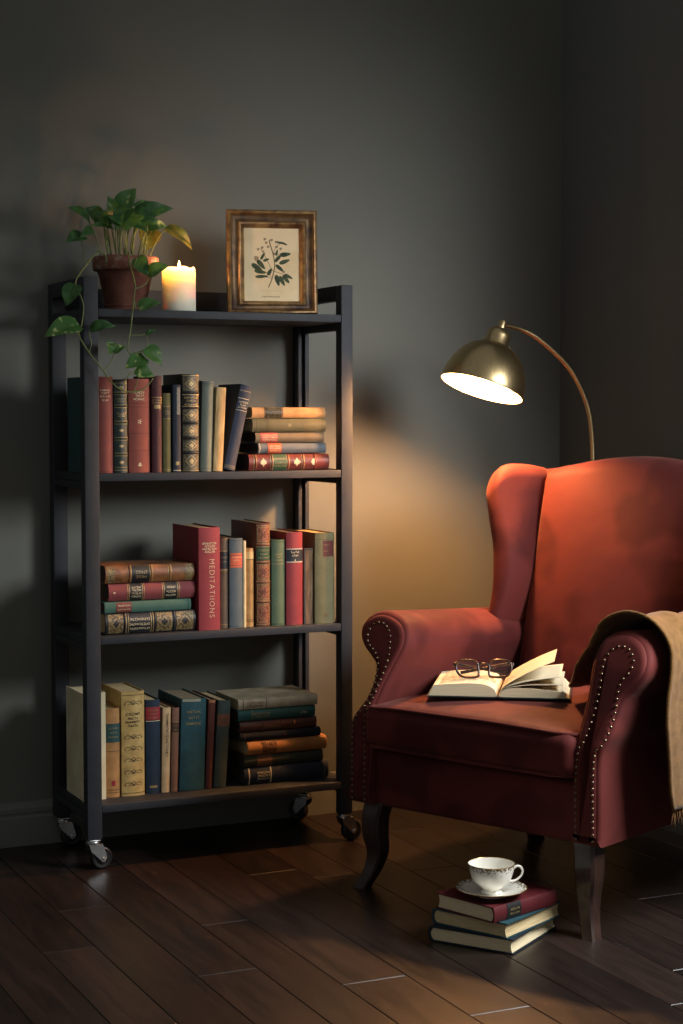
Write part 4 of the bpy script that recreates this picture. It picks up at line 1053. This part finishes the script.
# throw blanket on the right arm
def blanket():
    # section across the arm (x,z), from the seat over the roll and down outside
    sec = [(.110, .4760), (.150, .500), (.200, .548), (.235, .584), (.250, .606), (.268, .628), (.296, .644), (.324, .6485), (.350, .6420), (.374, .6240), (.392, .596), (.3975, .555), (.396, .49), (.395, .41), (.394, .33), (.394, .262)]
    C = resample(catmull([(x, 0, z) for x, z in sec], 8), 64)
    yf = [.205, .160, .120, .100, .096, .097, .100, .107, .108, .098, .088, .086, .094, .102, .108, .125]
    yr = [.34, .36, .38, .40, .41, .415, .42, .42, .425, .43, .44, .46, .52, .56, .58, .60]
    nu, nv = 63, 30
    def fn(a, b):
        i = a * 63; p = C[min(63, round(i))]
        s = a * 15; k = min(14, int(s)); t = s - k
        y0_ = lerp(yf[k], yf[k + 1], t); y1_ = lerp(yr[k], yr[k + 1], t)
        y = lerp(y0_, y1_, b)
        pn = C[min(63, round(i) + 1)] - C[max(0, round(i) - 1)]
        nrm = V((-pn.z, 0, pn.x)).normalized()
        if nrm.z < -.2 or (abs(nrm.z) < .3 and nrm.x < 0 and a > .5): nrm = -nrm
        fold = .0 + .012 * max(0, math.sin(b * 15 + a * 2.5)) * (.3 + a) + .006 * max(0, math.sin(b * 31 + 1 + a * 4)) * a
        edge = .006 * math.exp(-b * 14) * (1 if a > .25 else .3)
        q = V((p.x, y, p.z + slope(y, p.z) * .9)) + nrm * (.003 + fold * (1 if a > .3 else .25) + edge)
        return q
    mb = MB(); grid(mb, fn, nu, nv)
    o = mb.build('throw_blanket', WOOL, None, angle=180)
    o.matrix_world = CHM
    md = o.modifiers.new('thick', 'SOLIDIFY'); md.thickness = .0065; md.offset = 1
    tag(o, 'camel wool throw draped over the armchair arm at the right edge', 'blanket')
    mb = MB(); rf = random.Random(4)
    for i in range(70):
        b = (i + .5) / 70
        p = fn(1.0, b) + V((.0015, 0, .002))
        L = rf.uniform(.03, .042)
        tube(mb, [p, p + V((rf.uniform(-.002, .003), rf.uniform(-.003, .003), -L * .5)), p + V((rf.uniform(-.003, .004), rf.uniform(-.005, .005), -L))], .0011, 5)
    mb.build('fringe', WOOL, o, angle=180)
blanket()

# ------------------------------------------------------------------ open book and glasses on the seat
def open_book():
    A = V((1.7945, 3.3887, 0)); B = V((2.0495, 3.2178, 0))
    ux = (B - A).normalized(); uy = V((-ux.y, ux.x, 0))
    org = A.lerp(B, .505)
    z0 = .4515
    M = Matrix(((ux.x, uy.x, 0, org.x), (ux.y, uy.y, 0, org.y), (0, 0, 1, z0), (0, 0, 0, 1)))
    r = thing('open_book', 'open book lying face up on the velvet seat cushion', 'book', M)
    D = .205
    mb = MB()
    sec = [(-.157, .000), (-.08, .0005), (-.012, .0), (0, .0015), (.012, .0), (.08, .0005), (.157, .000)]
    r0 = [V((x, -.004, z)) for x, z in sec] + [V((x, -.004, z + .0025)) for x, z in sec[::-1]]
    loft(mb, [r0, [p + V((0, D + .008, 0)) for p in r0]])
    mb.build('cover', cloth('open_book_dark', (38, 44, 46)), r, angle=35)
    def block(sg, top, foot):
        t = catmull([(x * sg, 0, z) for x, z in top], 6)
        b = [V((foot * sg, 0, .0028)), V((.004 * sg, 0, .0028))]
        ring = t + b
        mb = MB(); loft(mb, [[V((p.x, y, p.z)) for p in ring] for y in (0, D * .5, D)])
        return mb.build('page_block', PAPER_E, r, angle=35)
    block(-1, [(.002, .006), (.010, .020), (.028, .029), (.060, .0315), (.100, .0295), (.135, .0265), (.1425, .0255)], .153)
    block(1, [(.002, .006), (.010, .016), (.028, .022), (.060, .0225), (.100, .0200), (.130, .0175), (.1400, .0165)], .153)
    # lifted leaves on the right side
    for pts, nm in (([(.003, .010), (.014, .026), (.045, .046), (.085, .067), (.122, .083)], 0), ([(.004, .010), (.018, .024), (.055, .036), (.10, .044), (.136, .049)], 1), ([(.005, .010), (.022, .0225), (.060, .029), (.105, .031), (.140, .031)], 2)):
        t = catmull([(x, 0, z) for x, z in pts], 6)
        mb = MB()
        ring = t + [p + V((.0002, 0, .0009)) for p in t[::-1]]
        loft(mb, [[V((p.x, y, p.z)) for p in ring] for y in (0.001, D - .001)])
        mb.build('lifted_leaf', PAPER, r, angle=35)
    # faint print lines on the left page
    mb = MB(); rp = random.Random(2)
    for i in range(15):
        y = .02 + .0122 * i
        x = -.130
        while x < -.030:
            w = rp.uniform(.006, .016); x1 = min(x + w, -.028)
            def zt(xx): 
                P = [(.028, .029), (.060, .0315), (.100, .0295), (.135, .0265)]
                a = -xx
                for (p0, q0), (p1, q1) in zip(P, P[1:]):
                    if a <= p1: return lerp(q0, q1, (a - p0) / (p1 - p0))
                return .0265
            mb.add([(x, y, zt(x) + .0009), (x1, y, zt(x1) + .0009), (x1, y + .004, zt(x1) + .0009), (x, y + .004, zt(x) + .0009)], [(0, 1, 2, 3)])
            x = x1 + .004
    mb.build('print', mat('faint_print', (196, 184, 160), .9), r)
    return M
PAPER_E = mat('open_book_pages', (226, 212, 180), .85, col2=(206, 188, 150), scale=5, stretch=(3, 3, 260), spec=.15)
OBM = open_book()

def glasses():
    rt = V((.9058, -.4237, 0)); fw = V((.4237, .9058, 0))
    org = V((1.9300, 3.3760, .4862))
    tl = math.radians(24)
    upv = (V((0, 0, 1)) * math.cos(tl) + fw * math.sin(tl)).normalized()
    nrm = rt.cross(upv).normalized()
    M = Matrix(((rt.x, upv.x, nrm.x, org.x), (rt.y, upv.y, nrm.y, org.y), (rt.z, upv.z, nrm.z, org.z), (0, 0, 0, 1))) @ Matrix.Diagonal((1.01, 1.12, 1.05, 1))
    g = thing('reading_glasses', 'tortoiseshell reading glasses resting on the open book', 'glasses', M)
    TORT = mat('tortoiseshell', (46, 25, 16), .25, col2=(104, 60, 32), scale=70, lo=.5, hi=.7)
    mb = MB(); loops = []
    for sg in (-1, 1):
        P = catmull([(sg * (.0355 + a), b, 0) for a, b in ((-.024, .006), (-.0235, .020), (-.021, .031), (-.010, .0355), (.006, .0360), (.020, .0335), (.0255, .025), (.024, .014), (.017, .0045), (.004, .0010), (-.012, .0010), (-.021, .0022))], 5, True)
        loops.append(P); tube(mb, P, .0026, 8, True)
    tube(mb, catmull([(-.0125, .024, 0), (-.006, .028, .001), (.006, .028, .001), (.0125, .024, 0)], 5), .0022, 8)
    for sg in (-1, 1): rbox(mb, .008, .007, .006, .002, M=Matrix.Translation((sg * .0635, .028, -.003)))
    mb.build('frame', TORT, g, angle=60)
    m, nt, bs = nodes('lens_glass')
    tr = N(nt, 'ShaderNodeBsdfTransparent', Color=(.93, .93, .92, 1)); gl = N(nt, 'ShaderNodeBsdfGlossy', Roughness=.02)
    mx = N(nt, 'ShaderNodeMixShader'); mx.inputs[0].default_value = .07
    nt.links.new(tr.outputs[0], mx.inputs[1]); nt.links.new(gl.outputs[0], mx.inputs[2]); nt.links.new(mx.outputs[0], nt.nodes['Material Output'].inputs['Surface'])
    for P in loops:
        mb = MB(); mb.add([p + V((0, 0, .0005)) for p in P], [list(range(len(P)))]); mb.build('lens', m, g)
    Mi = M.inverted()
    for sg in (-1, 1):
        h0 = M @ V((sg * .0645, .028, -.004))
        # folded arms cross behind the rims and rest on the page
        e = org + rt * (-sg * .050) + fw * (.026 + .007 * (sg > 0)) + V((0, 0, .006))
        mid = h0.lerp(e, .45) + fw * .012
        h1 = h0 + fw * (.010 + .005 * (sg > 0)) + rt * (-sg * .006)
        mb = MB(); tube(mb, [Mi @ p for p in catmull([h0, h1, mid, e], 8)], lambda t: .0022 + .0013 * t, 8); mb.build('temple', TORT, g, angle=60)
glasses()

# ------------------------------------------------------------------ floor stack, cup and saucer
def floor_book(label, corner, adir, La, Lb, z, t, cover, spine_side, pages=PAGES_L, deco=()):
    """corner = corner nearest the camera; adir = direction of the left edge; spine on the right edge ('near') or the far left edge"""
    c = V((*corner, z)); a = V((*adir, 0)).normalized(); b = V((a.y, -a.x, 0))
    if b.x < 0: b = -b
    # b runs to the right; a runs to the back left
    if spine_side == 'right':      # spine along b through the near corner
        zx, dep = b, a; h, d = Lb, La; org = c
    else:                          # spine along the far side, pages face the viewer
        zx, dep = b, -a; h, d = Lb, La; org = c + a * La
    # local Z -> zx, local Y -> dep, local X -> up/down
    x = dep.cross(zx)
    org = org + V((0, 0, t / 2))
    M = Matrix(((x.x, dep.x, zx.x, org.x), (x.y, dep.y, zx.y, org.y), (x.z, dep.z, zx.z, org.z), (0, 0, 0, 1)))
    return book(label, t, h, d, cover, M, bulge=.004, pages=pages, deco=deco, group='books stacked on the floor')
floor_book('dark navy book at the bottom of the floor stack', (1.7590, 2.9560), (-.565, .825), .190, .212, .0006, .0305, cloth('floor_navy', (28, 40, 52)), 'far', deco=())
floor_book('teal blue book in the middle of the floor stack', (1.7480, 2.9610), (-.45, .893), .183, .205, .0320, .0310, cloth('floor_teal', (30, 72, 82)), 'far', pages=PAGES)
floor_book('dark red book with black spine label under the teacup', (1.7240, 2.9690), (-.32, .947), .158, .193, .0636, .0325, cloth('floor_red', (98, 26, 30), rough=.5), 'right',
           deco=[('label', .20, .42, LBL_BLACK), ('vtext', (.3, -.2), .31, .15, GILTD, .004)])

def china(key, z0, z1):
    m, nt, bs = nodes(key)
    tc = N(nt, 'ShaderNodeTexCoord'); sx = N(nt, 'ShaderNodeSeparateXYZ'); nt.links.new(tc.outputs['Object'], sx.inputs[0])
    nz = N(nt, 'ShaderNodeTexNoise', Scale=210, Detail=3, Roughness=.7); nt.links.new(tc.outputs['Object'], nz.inputs['Vector'])
    if key.startswith('cup'): src = sx.outputs['Z']
    else:
        ln = N(nt, 'ShaderNodeVectorMath', operation='LENGTH')
        cm = N(nt, 'ShaderNodeCombineXYZ'); nt.links.new(sx.outputs['X'], cm.inputs['X']); nt.links.new(sx.outputs['Y'], cm.inputs['Y'])
        nt.links.new(cm.outputs[0], ln.inputs[0]); src = ln.outputs['Value']
    # fades from the lower edge to the upper edge of the garland
    mr = N(nt, 'ShaderNodeMapRange'); nt.links.new(src, mr.inputs['Value'])
    mr.inputs['From Min'].default_value = z0; mr.inputs['From Max'].default_value = z1; mr.inputs['To Min'].default_value = -.14; mr.inputs['To Max'].default_value = .10
    ad = N(nt, 'ShaderNodeMath', operation='ADD'); nt.links.new(nz.outputs['Fac'], ad.inputs[0]); nt.links.new(mr.outputs[0], ad.inputs[1])
    gt = N(nt, 'ShaderNodeMath', operation='GREATER_THAN'); nt.links.new(ad.outputs[0], gt.inputs[0]); gt.inputs[1].default_value = .57
    lo_ = N(nt, 'ShaderNodeMath', operation='GREATER_THAN'); nt.links.new(src, lo_.inputs[0]); lo_.inputs[1].default_value = z0
    mu = N(nt, 'ShaderNodeMath', operation='MULTIPLY'); nt.links.new(gt.outputs[0], mu.inputs[0]); nt.links.new(lo_.outputs[0], mu.inputs[1])
    mx = N(nt, 'ShaderNodeMix'); mx.data_type = 'RGBA'; mx.inputs[6].default_value = srgb(236, 232, 220); mx.inputs[7].default_value = srgb(112, 88, 54)
    nt.links.new(mu.outputs[0], mx.inputs[0]); nt.links.new(mx.outputs[2], bs.inputs['Base Color'])
    bs.inputs['Roughness'].default_value = .12; bs.inputs['Coat Weight'].default_value = .4
    return m
WHITEC = mat('white_china', (236, 232, 220), .12, var=.03, scale=10, coat=.4)
GOLDR = mat('gold_rim', (190, 150, 84), .25, var=.2, scale=60, metal=.8)
cc = V((1.7640, 3.0520, .0967))
sau = thing('saucer', 'white china saucer with gilt garland rim on the red book', 'saucer', Matrix.Translation(cc))
mb = MB()
lathe(mb, [(.020, .0), (.030, .0), (.031, .0025), (.028, .0030), (.045, .006), (.062, .0115), (.0715, .0155), (.0725, .0165), (.0712, .0172), (.060, .0130), (.043, .0080), (.030, .0052), (.026, .0050), (.012, .0046), (1e-5, .0046)], 48)
so = mb.build('dish', china('saucer_china', .046, .070), sau, angle=60)
mb = MB(); tube(mb, [(.0722 * math.cos(2 * PI * i / 48), .0722 * math.sin(2 * PI * i / 48), .0167) for i in range(48)], .0007, 6, True); mb.build('gilt_rim', GOLDR, sau)
cup = thing('teacup', 'white china teacup with gilt garland standing on the saucer', 'cup', Matrix.Translation(cc + V((0, 0, .0054))))
mb = MB()
lathe_open(mb, [(1e-5, .003), (.016, .0030), (.0175, .0), (.0215, .0), (.0225, .0015), (.0205, .0045), (.0180, .0075), (.0185, .0095), (.0260, .014), (.0355, .023), (.0420, .034), (.0455, .046), (.0470, .056), (.0478, .0595), (.0472, .0602)], 48, Matrix(), 0)
lathe_open(mb, [(.0472, .0602), (.0462, .0590), (.0445, .046), (.0408, .034), (.0340, .0235), (.0240, .0155), (.0120, .0125), (1e-5, .0120)], 48, Matrix(), 1)
mb.build('bowl', [china('cup_china', .038, .058), WHITEC], cup, angle=50)
mb = MB(); tube(mb, [(.0475 * math.cos(2 * PI * i / 48), .0475 * math.sin(2 * PI * i / 48), .0600) for i in range(48)], .0008, 6, True); mb.build('gilt_rim', GOLDR, cup)
mb = MB()
ha = V((.95, -.31, 0)).normalized()
tube(mb, catmull([ha * r + V((0, 0, z)) for r, z in ((.0445, .047), (.0520, .0525), (.0605, .0505), (.0645, .042), (.0610, .032), (.0520, .0245), (.0430, .0220), (.0360, .0235))], 6), lambda t: .0029 - .0006 * math.sin(PI * t), 10)
mb.build('handle', WHITEC, cup, angle=180)

# ------------------------------------------------------------------ arched floor lamp
lamp = thing('floor_lamp', 'brass arc floor lamp with dome shade glowing behind the armchair', 'lamp', Matrix.Translation((2.497, 3.812, 0)))
LT = Matrix.Translation((-2.497, -3.812, 0))
mb = MB(); lathe(mb, [(1e-5, 0), (.108, 0), (.110, .003), (.110, .014), (.106, .018), (.03, .022), (.014, .026), (.011, .04), (.0075, .043)], 48)
mb.build('base', BRASS, lamp, angle=40)
ARC = [(2.498, 3.812, .03), (2.498, 3.812, .5), (2.498, 3.812, .85), (2.4978,3.8120,.9510), (2.4955,3.8120,1.0035), (2.4863,3.8100,1.0642), (2.4682,3.8100,1.1164), (2.4312,3.8080,1.1758), (2.3856,3.8060,1.2198), (2.3226,3.8030,1.2630), (2.2712,3.8000,1.2842), (2.2133, 3.7870, 1.2924)]
mb = MB(); tube(mb, catmull(ARC, 8), .0062, 12, M=LT); mb.build('pole', BRASS, lamp, angle=180)
AX = V((-0.3597, -0.0403, -0.9322)).normalized()
c0 = V((2.1505, 3.78, 1.1347))
zx = -AX; xx = zx.orthogonal().normalized(); yy_ = zx.cross(xx)
SM = LT @ Matrix(((xx.x, yy_.x, zx.x, c0.x), (xx.y, yy_.y, zx.y, c0.y), (xx.z, yy_.z, zx.z, c0.z), (0, 0, 0, 1)))
WHITE_IN = mat('white_enamel', (240, 234, 220), .5, var=.02, scale=8)
mb = MB()
domeO = [(.1055 * math.cos(a) ** .92 if math.cos(a) > 0 else 0, .122 * math.sin(a)) for a in [i / 24 * 1.275 for i in range(25)]]
domeI = [(max(r - .0022, .001), z - .0015 if z > .01 else z) for r, z in domeO]
lathe(mb, domeO, 64, SM, 0)
lathe(mb, [(.1055, 0), (.1060, -.0012), (.1045, -.0016), (domeI[0][0], 0)], 64, SM, 0)
inn = MB()
sh = MB()
vs0 = len(mb.v)
mb = MB()
lathe_open(mb, domeI[:1] + [(.1045, -.0014), (.1060, -.0010)] + domeO + [(.004, .1125)], 64, SM, 0)
shade = mb.build('lamp_shade', BRASS, lamp, angle=60)
mb = MB(); lathe_open(mb, domeI + [(.004, .1095)], 64, SM, 0)
mb.build('shade_lining', WHITE_IN, shade, angle=60)
mb = MB(); SMC = SM @ Matrix.Translation((0, 0, -.0080))
mb = MB(); lathe(mb, [(.0385, .116), (.0400, .118), (.0395, .121), (.0320, .1225), (.0310, .124), (.0305, .148), (.0285, .157), (.0220, .164), (.0120, .168), (.0105, .169), (.0100, .184), (.0085, .188), (1e-5, .1895)], 40, SMC)
for i in range(6):
    a = i * PI / 3 + .3
    sphere(mb, (.0405 * math.cos(a), .0405 * math.sin(a), .1225), .0028, 8, 6, M=SMC)
mb.build('shade_cap', BRASS, lamp, angle=40)
mb = MB(); sphere(mb, (0, 0, .049), .028, 16, 10, M=SM); 
LAMPC = (1.0, .47, .165)
mb.build('bulb', emis('glowing_bulb', LAMPC, 1720), lamp, angle=180)
mb = MB(); lathe(mb, [(.014, .073), (.017, .078), (.017, .100), (.012, .106)], 20, SM); mb.build('bulb_socket', WHITE_IN, lamp)

# ------------------------------------------------------------------ light
def area(name, loc, target, sx, sy, power, col, spread=180):
    L = bpy.data.lights.new(name, 'AREA'); L.shape = 'RECTANGLE'; L.size = sx; L.size_y = sy; L.energy = power; L.color = col; L.spread = math.radians(spread)
    o = bpy.data.objects.new(name, L); COL.objects.link(o); o.location = loc
    o.rotation_euler = (V(target) - V(loc)).to_track_quat('-Z', 'Y').to_euler()
    return o
area('window_daylight', (2.63, 2.36, 1.36), (1.85, 3.05, .30), .6, .6, 21, (.95, .98, 1.0), 115)
area('added_wall_beam', (2.56, 1.65, 1.86), (2.02, 4.24, 1.35), 1.0, 1.0, 2.0, (.98, .99, 1.0), 27)  # added narrow beam, shaped to pool light on the back wall
L = bpy.data.lights.new('candle_glow', 'POINT'); L.energy = 1.7; L.color = (1, .50, .20); L.shadow_soft_size = .006
o = bpy.data.objects.new('candle_glow', L); COL.objects.link(o); o.location = (cx + .001, cy, cz + H + .010)
w = bpy.data.worlds.new('room_ambience'); S.world = w; w.use_nodes = True
w.node_tree.nodes['Background'].inputs[0].default_value = (.98, .99, .98, 1)
w.node_tree.nodes['Background'].inputs[1].default_value = .18

# ------------------------------------------------------------------ camera
cam = bpy.data.cameras.new('camera'); co = bpy.data.objects.new('camera', cam); COL.objects.link(co)
cam.sensor_fit = 'VERTICAL'; cam.sensor_height = 36; cam.sensor_width = 24; cam.lens = 1752 * 36 / 1024
cam.clip_start = .05; cam.clip_end = 50
th = math.radians(3.26676); yw = math.radians(25.07235)
F = V((math.sin(yw) * math.cos(th), math.cos(yw) * math.cos(th), -math.sin(th))); Rr = V((math.cos(yw), -math.sin(yw), 0)); U = Rr.cross(F)
co.matrix_world = Matrix(((Rr.x, U.x, -F.x, 0), (Rr.y, U.y, -F.y, 0), (Rr.z, U.z, -F.z, 1.077), (0, 0, 0, 1)))
S.camera = co
S.view_settings.view_transform = 'Standard'; S.view_settings.look = 'None'; S.view_settings.gamma = 1; S.view_settings.exposure = 0
S.view_settings.use_curve_mapping = False
S.cycles.use_denoising = True
S.cycles.max_bounces = 10
S.cycles.sample_clamp_indirect = 6
